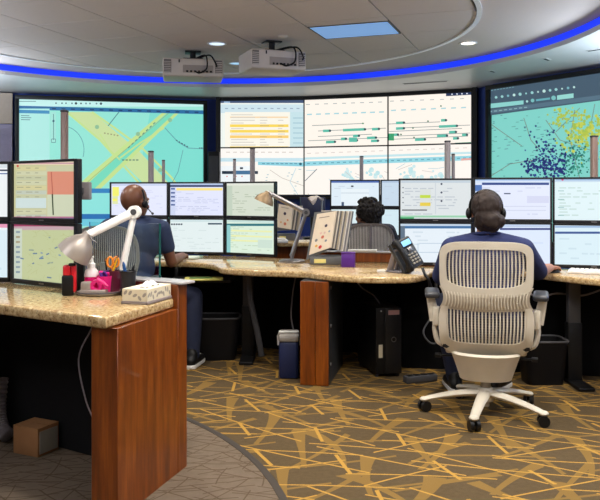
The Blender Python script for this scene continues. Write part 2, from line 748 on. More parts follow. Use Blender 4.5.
def annulus(name, c0, r0, c1, r1, z0, z1, mat, n=120, parent=None):
    """flat ring between two circles, z0..z1 thick"""
    mb = MB()
    a, b = circ(c0, r0, n), circ(c1, r1, n)
    V = [[mb.bm.verts.new((p[0], p[1], z)) for p in L] for L, z in ((a, z0), (b, z0), (b, z1), (a, z1))]
    for r in range(4):
        A, B = V[r], V[(r + 1) % 4]
        for k in range(n):
            mb.bm.faces.new((A[k], A[(k + 1) % n], B[(k + 1) % n], B[k]))
    return mb.build(name, mat, parent)


mb = MB()
mb.box((0, 3.0, -0.05), (16, 18, 0.1))
floor = struct(mb.build('floor', M['carpet'], smooth=False))
mb = MB()
mb.prism(circ(FC, FR - 0.016, 160), 0.0005, 0.006)
struct(mb.build('floor_inset', M['inset'], floor))
struct(annulus('trim_1', FC, FR - 0.016, FC, FR + 0.016, 0.0004, 0.008, M['trim'], 160))

# inner ceiling: backing plate with a square grid of tiles inside the round ring
mb = MB()
mb.prism(circ(LC, LR + 0.25, 120), ZC + 0.02, ZC + 0.06)
ceiling = struct(mb.build('ceiling', M['ceil_gap']))
struct(annulus('ceiling_band', RC, RR + 0.02, LC, LR + 0.2, ZC, ZC + 0.02, M['ceil'], parent=ceiling))
struct(annulus('trim_2', RC, RR - 0.02, RC, RR + 0.02, ZC - 0.012, ZC + 0.02, M['ringtrim'], 160))
D_ = Vector((0.3305, 0.9438))
N_ = Vector((0.9438, -0.3305))
circle_pts = [Vector(p) for p in circ(RC, RR - 0.022, 72)]


def clip_convex(poly, clip):
    out = [Vector(p) for p in poly]
    for i in range(len(clip)):
        a, b = clip[i], clip[(i + 1) % len(clip)]
        e = b - a
        inp, out = out, []
        for j in range(len(inp)):
            p, q = inp[j - 1], inp[j]
            sp = e.x * (p.y - a.y) - e.y * (p.x - a.x)
            sq = e.x * (q.y - a.y) - e.y * (q.x - a.x)
            if (sp >= 0) != (sq >= 0):
                t = sp / (sp - sq)
                out.append(p + (q - p) * t)
            if sq >= 0:
                out.append(q)
        if len(out) < 3:
            return []
    return out


GN, GD = 0.7275, 0.68
panel_cell = None
for i in range(-5, 6):
    for j in range(-5, 6):
        n0 = -2.10 + GN * i
        d0 = 6.02 + GD * j
        g = 0.006
        quad = [N_ * a + D_ * b for a, b in ((n0 + g, d0 + g), (n0 + GN - g, d0 + g), (n0 + GN - g, d0 + GD - g), (n0 + g, d0 + GD - g))]
        if i == 0 and j == 0:
            panel_cell = (n0, d0)
            continue
        ar = sum(quad[k - 1].x * quad[k].y - quad[k].x * quad[k - 1].y for k in range(4))
        if ar < 0:
            quad.reverse()
        p = clip_convex(quad, circle_pts)
        if len(p) >= 3:
            A = abs(sum(p[k - 1].x * p[k].y - p[k].x * p[k - 1].y for k in range(len(p)))) / 2
            if A > 0.004:
                mb = MB()
                mb.prism([(q.x, q.y) for q in p], ZC, ZC + 0.019)
                mb.build('ceiling_tile', M['ceil'], ceiling, smooth=False)

# soffit, its lip and the blue cove light
struct(annulus('ceiling_soffit', LC, LR, LC, 10.5, ZS, ZS + 0.03, M['soffit'], 160, parent=ceiling))
struct(annulus('trim_3', LC, LR - 0.004, LC, LR + 0.03, ZS - 0.002, ZS + 0.042, M['soffit'], 160))
o = annulus('cove_light', LC, LR + 0.012, LC, LR + 0.03, ZS + 0.042, ZC, M['led'], 160)
tag(o, 'glowing blue cove light strip curving along the whole ceiling edge', 'light strip')

# walls: one faceted wall behind the screens, one ribbed panel at far left
pl = [(-6.2, 9.2), (-3.80, 9.95), (-1.20, 10.62), (0.06, 10.52), (1.22, 10.13), (2.20, 9.68), (2.36, 9.10), (3.80, 6.95), (4.9, 4.6), (5.4, 2.0)]
mb = MB()
lo = [mb.bm.verts.new((x, y, 0)) for x, y in pl]
hi = [mb.bm.verts.new((x, y, ZS + 0.02)) for x, y in pl]
for k in range(len(pl) - 1):
    mb.bm.faces.new((lo[k], lo[k + 1], hi[k + 1], hi[k]))
struct(mb.build('wall_back', M['wallnavy'], smooth=False))
mb = MB()
mb.box((0, 0, 1.05), (2.2, 0.05, 2.1))
wl = struct(mb.build('wall_left', M['wallpanel'], loc=(-4.83, 9.55, 0), rz=math.atan2(0.62, 2.42)))
mb = MB()
for k in range(34):
    mb.box((0, -0.029, 1.0 + k * 0.032), (2.2, 0.01, 0.024))
stuff(mb.build('wall_rib', M['wallpanel'], wl, smooth=False))
mb = MB()
mb.box((0, 0, 2.31), (2.2, 0.06, 0.40))
mb.build('wall_header', M['wallpale'], wl)
mb = MB()
lo = [mb.bm.verts.new((x, y, 0)) for x, y in ((-6.2, 9.2), (-5.6, 5.2), (-5.4, 2.0))]
hi = [mb.bm.verts.new((x, y, ZS + 0.02)) for x, y in ((-6.2, 9.2), (-5.6, 5.2), (-5.4, 2.0))]
for k in range(2):
    mb.bm.faces.new((lo[k], lo[k + 1], hi[k + 1], hi[k]))
struct(mb.build('wall_side', M['wallpale'], smooth=False))


# ================================================================ SCREENS
def placed(pL, pR):
    dx, dy = pR[0] - pL[0], pR[1] - pL[1]
    return ((pL[0] + pR[0]) / 2, (pL[1] + pR[1]) / 2), math.hypot(dx, dy), math.atan2(dy, dx)


def big_screen(name, label, pL, pR, z0, z1, draw, b=0.05):
    c, w, rz = placed(pL, pR)
    t = thing(name, label, 'projection screen', (c[0], c[1], z0), rz)
    h = z1 - z0
    mb = MB()
    mb.box((0, 0.05, h / 2), (w, 0.05, h))
    mb.build('back_panel', M['black'], t)
    for x, z, sx, sz in ((0, h - b / 2, w, b), (0, b / 2, w, b), (-w / 2 + b / 2, h / 2, b, h - 2 * b), (w / 2 - b / 2, h / 2, b, h - 2 * b)):
        mb = MB()
        mb.box((x, -0.005, z), (sx, 0.06, sz), bev=0.004)
        mb.build('frame_bar', M['black'], t)
    cv = Canvas(t, -w / 2 + b, w / 2 - b, b, h - b, 0.024)
    cv.eps = 2e-5
    draw(cv)
    cv.build('screen', M['wallscreen'])
    return t


def draw_left(c):
    r = random.Random(3)
    c.fill((156, 230, 214))
    # soft tone bands of the map
    c.ppoly([(50, 110), (207, 112), (207, 226), (50, 226)], (146, 228, 212))
    c.ppoly([(150, 112), (207, 112), (207, 226), (130, 226)], (122, 220, 206))
    ye, ye2, gr = (196, 224, 142), (200, 222, 158), (116, 218, 188)
    # crossing roads
    c.ppoly([(68, 112), (92, 112), (140, 152), (175, 190), (200, 226), (178, 226), (150, 190), (118, 158)], ye2)
    c.pline([(68, 113), (100, 140), (118, 160), (150, 195), (178, 226)], 2.0, ye)
    c.pline([(92, 112), (112, 126), (142, 148), (172, 178), (202, 222)], 2.0, ye)
    c.ppoly([(163, 112), (180, 112), (120, 170), (62, 226), (36, 226), (90, 174)], ye)
    c.ppoly([(168, 112), (176, 112), (116, 168), (56, 226), (44, 226), (98, 174)], gr)
    c.pline([(164, 128), (140, 143), (120, 158)], 1.6, ye)
    c.pline([(170, 112), (92, 178), (40, 226)], 0.6, (150, 180, 120))
    c.pline([(100, 134), (110, 150), (120, 160)], 1.4, ye)
    # street lines and names
    ln = (88, 150, 160)
    c.pline([(165, 128), (178, 142), (188, 148), (206, 149)], 0.7, ln)
    c.pline([(183, 150), (178, 172), (168, 190)], 0.6, ln)
    c.pline([(119, 112), (108, 126)], 0.8, (70, 120, 130))
    c.pline([(136, 190), (150, 208)], 0.6, ln)
    for k in range(15):
        a0, a1 = -1.5 + k * 0.12, -1.5 + (k + 1) * 0.12
        c.pline([(62 + 22 * math.cos(a0), 150 + 24 * math.sin(a0)), (62 + 22 * math.cos(a1), 150 + 24 * math.sin(a1))], 0.6, ln)
    for k in range(8):
        c.pline([(128 + k * 3.6, 148 - k * 3.4), (130 + k * 3.6, 146.2 - k * 3.4)], 1.0, (84, 140, 130))
        c.pline([(44 + k * 5, 208 - k * 5), (47 + k * 5, 205 - k * 5)], 0.9, (100, 150, 140))
    for k in range(5):
        c.pline([(104 + k * 3.2, 133 + k * .6), (105.6 + k * 3.2, 133.3 + k * .6)], 1.2, (150, 150, 110))
        c.pline([(122 + k * 3.5, 160), (124.4 + k * 3.5, 160)], 1.2, (90, 130, 110))
        c.pline([(176 + k * 2.6, 140 + k * 1.5), (177.6 + k * 2.6, 141 + k * 1.5)], 1.0, (50, 90, 100))
        c.pline([(199 + k * 2, 148), (200.5 + k * 2, 148)], 1.0, (50, 90, 100))
    for x, y in ((97, 127), (170, 120), (138, 134), (160, 170)):
        c.pdot(x, y, 2.2, (140, 190, 150))
    # header: white tool row, blue bar, side panel
    c.prect(15, 95, 212, 106.6, (196, 240, 236))
    c.prect(15, 95, 212, 97.5, (150, 205, 215))
    c.ppoly([(15, 105.6), (212, 110.6), (212, 114.4), (15, 109.4)], (30, 106, 160))
    for k in range(16):
        c.pline([(52 + k * 9.5, 108.6 + k * .24), (56 + k * 9.5, 108.7 + k * .24)], 1.2, (16, 50, 96))
    c.prect(15, 108.6, 49.5, 226, (172, 232, 224))
    c.ppoly([(15, 109.6), (49.5, 110.6), (49.5, 113.8), (15, 113.0)], (58, 140, 188))
    for k in range(3):
        c.pline([(21, 115.6 + k * 2), (28 + 6 * r.random(), 115.8 + k * 2)], 0.8, (96, 140, 150))
    for k, x in enumerate((56, 62, 66, 72, 76, 81, 86, 90, 96.5, 101)):
        d = (34, 60, 70) if k in (4, 5, 9) else (90, 130, 140)
        c.pdot(x, 103.2 + k * .05, 1.3 if k in (4, 9) else 0.9, d, 6)
    c.prect(19, 101, 36, 101.8, (120, 165, 170))
    # zoom slider
    c.prect(50.5, 112, 56, 142, (160, 226, 214))
    c.pline([(53.5, 114), (53.5, 140)], 0.6, (60, 110, 120))
    c.pdot(53.5, 121, 1.2, (40, 90, 110), 6)
    c.pline([(51.5, 139), (55.5, 139), (55.5, 142.5), (51.5, 142.5), (51.5, 139)], 0.5, (60, 110, 120))
    # blue status bar low on the screen
    c.prect(78, 188.5, 110, 193, (44, 128, 190))
    c.prect(60, 193, 112, 226, (140, 226, 220))
    c.prect(60, 214, 112, 219, (34, 110, 178))
    c.prect(60, 219, 112, 226, (110, 200, 220))


big_screen('projection_screen', 'left wall screen with a pale green road map behind the bald man', (-3.705, 9.75), (-1.286, 10.37), 0.62, 2.48, draw_left)


def draw_right(c):
    r = random.Random(9)
    c.fill((124, 204, 194))
    c.ppoly([(487, 118), (610, 92), (610, 200), (487, 200)], (128, 210, 200))
    for k in range(130):
        x, y = r.uniform(488, 604), r.uniform(112, 178)
        w = r.uniform(1.5, 4)
        c.pline([(x, y), (x + w, y - w * .1)], 0.6, r.choice([(70, 140, 145), (90, 160, 150), (80, 120, 140)]))
    lines = [[(488, 122), (505, 134), (522, 146)], [(524, 118), (531, 140), (540, 150)], [(488, 178), (510, 164), (534, 160)], [(546, 120), (560, 140), (590, 150)], [(556, 132), (580, 108)],
             [(575, 110), (570, 140), (580, 178)], [(595, 104), (590, 130)]]
    for L in lines:
        c.pline(L, 0.7, (120, 130, 120))
    # yellow cluster right, green cluster below, navy dots in the middle
    for k in range(190):
        x, y = r.gauss(585, 11), r.gauss(131, 11)
        if y > 106:
            c.pdot(x, y, r.uniform(.8, 2.1), r.choice([(178, 196, 70), (196, 206, 84), (160, 190, 80)]), 6)
    for k in range(50):
        c.pdot(r.gauss(563, 6), r.gauss(118, 5), r.uniform(.7, 1.5), (176, 196, 74), 6)
    for k in range(130):
        c.pdot(r.gauss(577, 9), r.gauss(161, 9), r.uniform(.6, 1.4), r.choice([(34, 128, 110), (50, 150, 124), (24, 104, 104)]), 6)
    for k in range(180):
        x, y = r.gauss(547, 9), r.gauss(162, 11)
        c.pdot(x, y, r.uniform(.6, 1.5), r.choice([(26, 44, 116), (34, 60, 140), (20, 30, 90)]), 6)
    for k in range(40):
        c.pdot(r.gauss(556, 9), r.gauss(165, 7), r.uniform(1, 1.9), (24, 40, 110), 6)
        c.pdot(r.gauss(534, 5), r.gauss(165, 3.5), r.uniform(.8, 1.6), (24, 40, 110), 6)
    for k in range(10):
        c.pdot(r.uniform(528, 560), r.uniform(122, 146), 1.1, (26, 44, 116), 6)
    # slate header with tool icons
    c.ppoly([(480, 80), (900, -10), (900, 60), (480, 117)], (66, 88, 106))
    c.ppoly([(480, 80), (900, 14), (900, 20), (480, 89)], (40, 118, 158))
    for k in range(9):
        c.pline([(489 + k * 3, 91 - k * .45), (491 + k * 3, 90.7 - k * .45)], 0.9, (110, 150, 160))
    for k in range(15):
        x = 491 + k * 6
        y = 98.2 - k * .78
        c.pdot(x, y, r.uniform(.9, 1.8), r.choice([(150, 205, 205), (120, 180, 190), (190, 225, 220)]), 6)
    c.ppoly([(489, 104), (524.5, 100.4), (524.5, 104.4), (489, 108.6)], (140, 210, 205))
    c.pdot(528, 101.5, 1.3, (170, 220, 215), 6)
    c.pdot(533.5, 100.6, 1.9, (120, 190, 190), 8)
    c.ppoly([(537, 99.4), (551, 97.6), (551, 99.6), (537, 101.4)], (100, 170, 180))
    c.pdot(554.5, 98, 2.4, (120, 190, 190), 8)
    c.ppoly([(558, 95.5), (574.5, 93.4), (574.5, 98), (558, 100)], (150, 215, 208))
    c.ppoly([(480, 111.5), (900, 54.5), (900, 61), (480, 115)], (84, 112, 130))
    for k in range(8):
        c.pline([(490 + k * 5, 111.8 - k * .6), (493 + k * 5, 111.5 - k * .6)], 0.8, (150, 190, 195))


big_screen('projection_screen', 'right wall screen with a teal map of navy dots and a slate toolbar', (2.23, 8.94), (3.70, 6.74), 0.62, 2.48, draw_right)


# six wall displays, two rows of three, slightly faceted
def tline(c, y, x0, x1, rgb=(150, 158, 156)):
    c.pline([(x0, y), (x1, y - (x1 - x0) * .042)], 0.7, rgb)


def tpill(c, x, y, w, rgb=(92, 190, 168)):
    c.ppoly([(x, y - 1.3), (x + w, y - 1.3 - w * .042), (x + w, y + 1.3 - w * .042), (x, y + 1.3)], rgb)
    c.pdot(x + w, y - w * .042, 1.3, (40, 70, 80), 6)


CREAM = (255, 247, 236)


def vw_sheet(c):
    c.fill((240, 246, 240))
    r = random.Random(5)
    c.prect(218, 100, 306, 103, (60, 80, 116))
    c.prect(224, 101.6, 230, 102.8, (170, 200, 230))
    c.prect(218, 104.4, 306, 113, (206, 228, 236))
    for k in range(12):
        c.pline([(225 + k * 6.5, 108.5), (228 + k * 6.5, 108.5)], 1.0, (150, 170, 190))
    c.prect(290, 112, 306, 149, (198, 226, 232))
    c.prect(225, 112, 290, 150, (250, 246, 232))
    for k in range(13):
        y = 114 + k * 2.75
        if k in (4, 6, 8, 12):
            c.prect(230, y - .6, 288.5, y + 2.1, (250, 216, 84) if k != 8 else (250, 206, 112))
        elif k in (1,):
            c.prect(230, y - .2, 288, y + 1.2, (246, 214, 170))
        for x0, x1 in ((231, 256), (260, 270), (278, 285)):
            if r.random() < .75:
                c.pline([(x0, y + .8), (x0 + (x1 - x0) * r.uniform(.5, 1), y + .8)], 0.8, (206, 176, 120) if k in (4, 6, 8, 12) else (212, 206, 196))
    for k in range(6):
        c.pline([(293, 118 + k * 5), (303, 118 + k * 5)], 0.8, (150, 190, 205))


def vw_time1(c):
    c.fill(CREAM)
    for k in range(9):
        c.pline([(306 + k * 9, 104.5 - k * .3), (310 + k * 9, 104.4 - k * .3)], 0.8, (170, 180, 180))
        c.pline([(307 + k * 9, 114.5 - k * .3), (312 + k * 9, 114.3 - k * .3)], 1.3, (160, 212, 220))
    for y, a, b in ((125.6, 312, 364), (131, 318, 386), (136.5, 318, 372), (140.8, 308, 390)):
        tline(c, y, a, b)
    for x, y, w in ((323, 131, 7), (343, 130.2, 22), (372, 129.2, 7), (341, 139, 5), (326, 142.2, 9), (353, 136, 6), (350, 140.6, 7), (367, 138, 9), (371, 141, 7)):
        tpill(c, x, y, w)
    c.prect(349, 137.5, 357, 142, (92, 190, 168))
    c.pdot(363, 123.4, 0.9, (60, 140, 90), 6)


def vw_time2(c):
    c.fill(CREAM)
    for k in range(8):
        c.pline([(390 + k * 10, 101.2 - k * .35), (394 + k * 10, 101 - k * .35)], 0.8, (176, 184, 182))
        c.pline([(391 + k * 10, 110.5 - k * .4), (396 + k * 10, 110.2 - k * .4)], 1.3, (170, 214, 220))
    c.ppoly([(446, 93), (475, 91.2), (475, 94.6), (446, 96.2)], (28, 46, 84))
    for k in range(4):
        c.pdot(452 + k * 5, 94.2 - k * .2, 0.8, (235, 240, 250), 6)
    for y, a, b in ((124, 389, 440), (128, 400, 470), (131.5, 389, 462), (136, 398, 470), (139.4, 389, 468)):
        tline(c, y, a, b)
    for x, y, w in ((396, 123, 8), (441, 120.4, 5), (396, 128.6, 8), (439, 126.6, 18), (389, 135, 9), (437, 136, 10), (449, 132.2, 7), (415, 139.8, 10), (453, 138.5, 5), (462, 135, 5)):
        tpill(c, x, y, w)
    c.prect(386, 133.5, 394, 140.5, (60, 160, 110))
    for x, y in ((428, 121.2), (413, 128), (401, 134.5), (414, 137.5), (441, 106)):
        c.pdot(x, y, 0.9, (40, 110, 70), 6)
    c.ppoly([(422, 144.6), (446, 143.6), (446, 145.6), (422, 146.8)], (24, 130, 96))
    c.ppoly([(455, 142.8), (471, 142), (471, 143.8), (455, 144.6)], (40, 150, 120))


def vw_map0(c):
    r = random.Random(15)
    c.fill((252, 248, 242))
    for k in range(10):
        c.pline([(226 + k * 7, 152.2), (230 + k * 7, 152.2)], 0.8, (206, 196, 186))
    c.prect(218, 158, 306, 161.6, (196, 226, 236))
    c.ppoly([(258, 161.8), (306, 162.4), (306, 166.6), (258, 165)], (138, 208, 222))
    for k in range(9):
        c.pline([(262 + k * 4.6, 163.6), (265 + k * 4.6, 163.7)], 0.9, (80, 140, 165))
    c.pdot(300.5, 164, 1.5, (20, 90, 110), 6)
    c.prect(252, 167, 306, 196.5, (250, 246, 236))
    c.pline([(270, 170), (282, 178), (304, 186)], 0.6, (200, 190, 180))
    c.pline([(296, 168), (290, 182), (298, 195)], 0.6, (180, 214, 226))
    c.pline([(262, 182), (272, 196)], 0.6, (180, 214, 226))
    c.prect(218, 166, 252, 196.5, (240, 246, 248))
    c.prect(222, 171, 258, 174, (24, 44, 62))
    c.prect(236, 170.6, 252, 174.4, (60, 110, 150))
    c.prect(240, 167.2, 243, 169.2, (20, 40, 60))
    for x in (227, 236, 242):
        c.pdot(x, 176.4, 0.7, (220, 60, 50), 6)
    for k in range(12):
        c.pline([(256 + r.random() * 46, 169 + r.random() * 24)] * 1 + [(0, 0)], 0.01, CREAM) if False else None
        x, y = r.uniform(255, 300), r.uniform(169, 194)
        c.pline([(x, y), (x + 2, y)], 0.7, (160, 190, 200))


def vw_map(c, x0, x1, seed, blobs):
    r = random.Random(seed)
    c.fill((254, 248, 240))
    s = -.035
    y0 = 164.5 + (304 - x0) * .035
    c.ppoly([(x0, y0 - 7), (x1, y0 - 7 + (x1 - x0) * s), (x1, y0 - 4.8 + (x1 - x0) * s), (x0, y0 - 4.8)], (196, 230, 236))
    c.ppoly([(x0, y0 - 3), (x1, y0 - 3 + (x1 - x0) * s), (x1, y0 + 1.6 + (x1 - x0) * s), (x0, y0 + 1.6)], (150, 216, 228))
    for k in range(14):
        x = x0 + 3 + k * 6
        c.pline([(x, y0 - .8 + (x - x0) * s), (x + 3, y0 - .9 + (x - x0) * s)], 1.0, (96, 160, 180))
    for k in range(10):
        x = x0 + 3 + k * 8
        c.pline([(x, y0 - 11 + (x - x0) * s), (x + 4, y0 - 11.1 + (x - x0) * s)], 0.7, (214, 204, 196))
    for bx, by in blobs:
        for k in range(12):
            c.pdot(r.gauss(bx, 4), r.gauss(by, 3.2), r.uniform(1, 2.6), r.choice([(190, 228, 232), (206, 234, 236)]), 7)
    for k in range(14):
        x, y = r.uniform(x0, x1), r.uniform(y0 + 5, 196)
        c.pline([(x, y), (x + r.uniform(3, 14), y + r.uniform(-6, 6))], 0.5, r.choice([(200, 196, 190), (170, 206, 216)]))


def vw_map1(c):
    vw_map(c, 304, 388, 4, [(345, 174), (352, 180), (372, 174)])
    c.pline([(305, 181), (310, 176), (317, 169)], 0.8, (130, 136, 140))


def vw_map2(c):
    vw_map(c, 388, 473, 6, [(412, 172), (417, 180), (408, 180), (440, 176)])
    c.ppoly([(461, 158.6), (471, 158), (471, 160), (461, 160.6)], (235, 170, 160))


VW = [(-1.106, 10.37), (0.055, 10.26), (1.162, 9.90), (2.170, 9.47)]
vlab = {(0, 0): 'wall display showing a spreadsheet with yellow rows', (0, 1): 'upper middle wall display showing a timeline of green pills',
        (0, 2): 'upper right wall display showing a timeline under a dark corner bar', (1, 0): 'lower left wall display with a pale map below the spreadsheet',
        (1, 1): 'lower middle wall display with a cyan bar and pale map above the seated man', (1, 2): 'lower right wall display with a cyan bar left of the teal map screen'}
vdraw = {(0, 0): vw_sheet, (0, 1): vw_time1, (0, 2): vw_time2, (1, 0): vw_map0, (1, 1): vw_map1, (1, 2): vw_map2}
for row, (z0, z1) in enumerate(((1.835, 2.485), (1.18, 1.83))):
    for k in range(3):
        c, w, rz = placed(VW[k], VW[k + 1])
        t = thing('wall_display', vlab[(row, k)], 'video display', (c[0], c[1], z0), rz, 'video wall displays')
        h = z1 - z0
        w -= 0.004
        mb = MB()
        mb.box((0, 0.055, h / 2), (w - .01, 0.09, h - .01))
        mb.build('housing', M['black'], t)
        mb = MB()
        e = 0.006
        for x, z, sx, sz in ((0, h - e / 2, w, e), (0, e / 2, w, e), (-w / 2 + e / 2, h / 2, e, h), (w / 2 - e / 2, h / 2, e, h)):
            mb.box((x, 0.0, z), (sx, 0.02, sz))
        mb.build('bezel', M['bezel'], t, smooth=False)
        cv = Canvas(t, -w / 2 + e, w / 2 - e, e, h - e, 0.008)
        cv.eps = 2e-5
        vdraw[(row, k)](cv)
        cv.build('screen', M['wallscreen'])
# black surround of the video wall
t = thing('display_surround', 'black frame around the middle wall displays', 'frame', (0, 0, 0))
for k in range(3):
    c, w, rz = placed(VW[k], VW[k + 1])
    for z, sz in ((2.51, 0.045), (1.15, 0.05)):
        mb = MB()
        mb.box((0, 0.03, 0), (w + .02, 0.08, sz))
        mb.build('frame_bar', M['black'], t, loc=(c[0], c[1], z), rz=rz)
mb = MB()
mb.box((2.205, 9.44, 1.83), (0.06, 0.09, 1.41), rz=-0.4)
mb.build('frame_bar', M['black'], t)
mb = MB()
mb.box((-1.135, 10.385, 1.83), (0.05, 0.09, 1.41))
mb.build('frame_bar', M['black'], t)
# small dark speaker column between the left screen and the video wall
t = thing('column_speaker', 'dark column speaker between the left map screen and the spreadsheet display', 'speaker', (-1.15, 10.05, 0.0))
mb = MB()
mb.box((0, 0, 0.9), (0.15, 0.14, 1.72), bev=0.01)
mb.build('cabinet', M['black'], t)
mb = MB()
mb.box((0, -0.073, 1.2), (0.12, 0.012, 1.0), bev=0.004)
mb.build('grille', M['rubber'], t)
mb = MB()
mb.box((0, 0, 0.02), (0.26, 0.24, 0.04), bev=0.006)
mb.build('foot', M['black'], t)


# ================================================================ MONITORS
def monitor(label, pL, pR, z0, z1, draw, group, side=0.013, chin=0.022):
    c, w, rz = placed(pL, pR)
    t = thing('monitor', label, 'monitor', (c[0], c[1], z0), rz, group)
    h = z1 - z0
    w -= 0.003
    h -= 0.001
    mb = MB()
    mb.box((0, 0.024, h / 2), (w, 0.026, h), bev=0.005)
    mb.box((0, 0.045, h / 2), (w * .62, 0.03, h * .6), bev=0.012)
    mb.build('housing', M['black'], t)
    mb = MB()
    for x, z, sx, sz in ((0, h - side / 2, w, side), (0, chin / 2, w, chin), (-w / 2 + side / 2, h / 2, side, h - .002), (w / 2 - side / 2, h / 2, side, h - .002)):
        mb.box((x, 0.004, z), (sx, 0.016, sz), bev=0.002, seg=1)
    mb.build('bezel', M['bezel'], t, smooth=False)
    mb = MB()
    mb.box((0, -0.0045, chin * .5), (0.036, 0.002, 0.006))
    mb.build('badge', M['steel'], t, smooth=False)
    cv = Canvas(t, -w / 2 + side, w / 2 - side, chin, h - side, 0.009)
    cv.eps = 2.5e-5
    draw(cv)
    cv.build('screen', M['screen'])
    return t


def doc(seed, base, head=None, head2=None, ink=(170, 178, 196), rows=12, blocks=(), lines=(), fill=.6):
    def f(c):
        r = random.Random(seed)
        c.fill(base)
        c.words(r, .06, .2, .92, .94, rows, ink, fill)
        v = 0
        if head:
            c.rect(0, 0, 1, .07, head)
            v = .07
        if head2:
            c.rect(0, v, 1, v + .05, head2)
            c.words(r, .04, v + .015, .9, v + .05, 1, (250, 250, 250), .5, .6)
        for b in blocks:
            c.rect(*b)
        for u0, v0, u1, v1, rgb in lines:
            c.rect(u0, v0, u1, v1, rgb)
    return f


def near_upper(c):
    r = random.Random(2)
    c.fill((196, 194, 150))
    c.prect(10, 158, 80, 165, (222, 206, 176))
    c.prect(10, 162.5, 80, 164, (196, 150, 160))
    for k in range(11):
        y = 166.5 + k * 4.8
        c.prect(16, y, 46.5, y + 4, r.choice([(206, 200, 150), (190, 194, 160), (200, 202, 168), (188, 196, 180)]))
        for q in range(3):
            x = 17 + q * 9
            c.pline([(x, y + 1.6), (x + r.uniform(3, 7), y + 1.6)], .7, (150, 150, 120))
    c.prect(16, 198, 46.5, 208, (200, 216, 214))
    c.prect(46.5, 166, 78, 172, (196, 196, 160))
    c.prect(47.5, 171.5, 76, 194.5, (212, 138, 114))
    c.prect(47.5, 194.5, 77, 217, (200, 206, 178))
    c.pline([(51.5, 172), (53, 196)], .9, (180, 90, 70))
    c.pline([(52.5, 194), (53.5, 215)], 1.3, (40, 60, 30))
    c.prect(14, 216.5, 80, 219, (176, 110, 140))
    c.prect(14, 218, 80, 221, (96, 90, 130))
    c.pdot(18, 166, 1.2, (200, 40, 40), 6)


def near_lower(c):
    r = random.Random(8)
    c.fill((188, 196, 150))
    c.prect(14, 222, 82, 230, (190, 160, 168))
    c.prect(14, 224, 82, 226.4, (156, 60, 96))
    c.prect(14, 228.5, 22, 288, (196, 206, 190))
    for k in range(9):
        c.prect(16, 231 + k * 5, 20, 233 + k * 5, r.choice([(130, 150, 160), (160, 150, 120)]))
    for k in range(60):
        x, y = r.uniform(24, 78), r.uniform(231, 284)
        c.pline([(x, y), (x + r.uniform(-7, 7), y + r.uniform(-5, 5))], .45, (180, 186, 130))
    for k in range(16):
        x, y = r.gauss(50, 11), r.gauss(258, 8)
        c.pline([(x, y), (x + r.uniform(1.5, 5), y + r.uniform(-1.5, 1))], 1.3, r.choice([(110, 140, 170), (90, 120, 150), (130, 150, 140)]))


NG = 'monitors on the near left desk'
nA, nB, nC = (-1.435, 3.72), (-1.024, 3.43), (-1.93, 3.80)
monitor('upper monitor on near granite desk with a salmon block on yellow rows', nA, nB, 1.049, 1.348, near_upper, NG)
monitor('lower monitor on near granite desk with an olive street map', nA, nB, 0.746, 1.049, near_lower, NG)
monitor('upper monitor cut by left photo edge showing a white list', nC, (-1.445, 3.74), 1.049, 1.348,
        doc(31, (232, 236, 238), (214, 222, 226), None, (190, 196, 200), 16, ((.9, .1, 1, .13, (30, 40, 70)), (.88, .17, 1, .19, (60, 90, 150)))), NG)
monitor('lower monitor cut by left photo edge with blank pale blue screen', nC, (-1.445, 3.74), 0.746, 1.049,
        doc(32, (214, 232, 240), (226, 150, 180), (226, 236, 240), (200, 222, 232), 6, fill=.2), NG)

LGp = 'monitors in front of the bald man'
L0, L1, L2, L3 = (-1.575, 6.20), (-1.083, 6.17), (-0.612, 6.10), (-0.192, 5.86)


def lg1u(c):
    doc(41, (222, 226, 246), (196, 206, 232), None, (206, 210, 232), 12)(c)
    c.prect(112.5, 187, 119, 196, (238, 236, 110))
    c.prect(112.5, 196, 118, 204, (220, 226, 170))
    c.prect(112.5, 198.5, 117, 201, (240, 236, 100))


def lg2u(c):
    doc(42, (220, 224, 246), (178, 196, 226), None, (190, 196, 222), 13)(c)
    c.prect(168, 185, 224, 187, (40, 58, 104))
    c.prect(170.5, 187, 175.5, 216, (202, 210, 236))
    for k in range(5):
        c.prect(171, 188 + k * 4, 175, 189.6 + k * 4, (66, 90, 150))
    c.prect(176.5, 188, 222.5, 190.5, (244, 222, 128))


def lg3u(c):
    doc(43, (208, 216, 200), (222, 226, 214), None, (176, 188, 166), 11)(c)
    c.rect(0, .07, .12, 1, (190, 204, 186))


def lg1l(c):
    doc(44, (204, 222, 238), None, None, (190, 208, 226), 8, fill=.3)(c)


def lg2l(c):
    doc(45, (222, 234, 234), (206, 224, 226), None, (206, 220, 220), 12, fill=.4)(c)
    for k in range(5):
        c.prect(171 + k * 2.4, 223.5, 172.8 + k * 2.4, 225, (40, 60, 80))
    c.prect(208, 223, 222, 224.6, (40, 70, 90))


def lg3l(c):
    doc(46, (214, 232, 214), (196, 220, 214), None, (186, 208, 180), 12)(c)
    c.prect(226, 223.6, 274, 226, (34, 112, 122))
    c.rect(0, .16, .08, 1, (140, 200, 200))
    for v in (.3, .46, .6):
        c.rect(.1, v, .95, v + .05, (228, 232, 170))
    c.rect(.66, .58, .96, .82, (200, 220, 206))


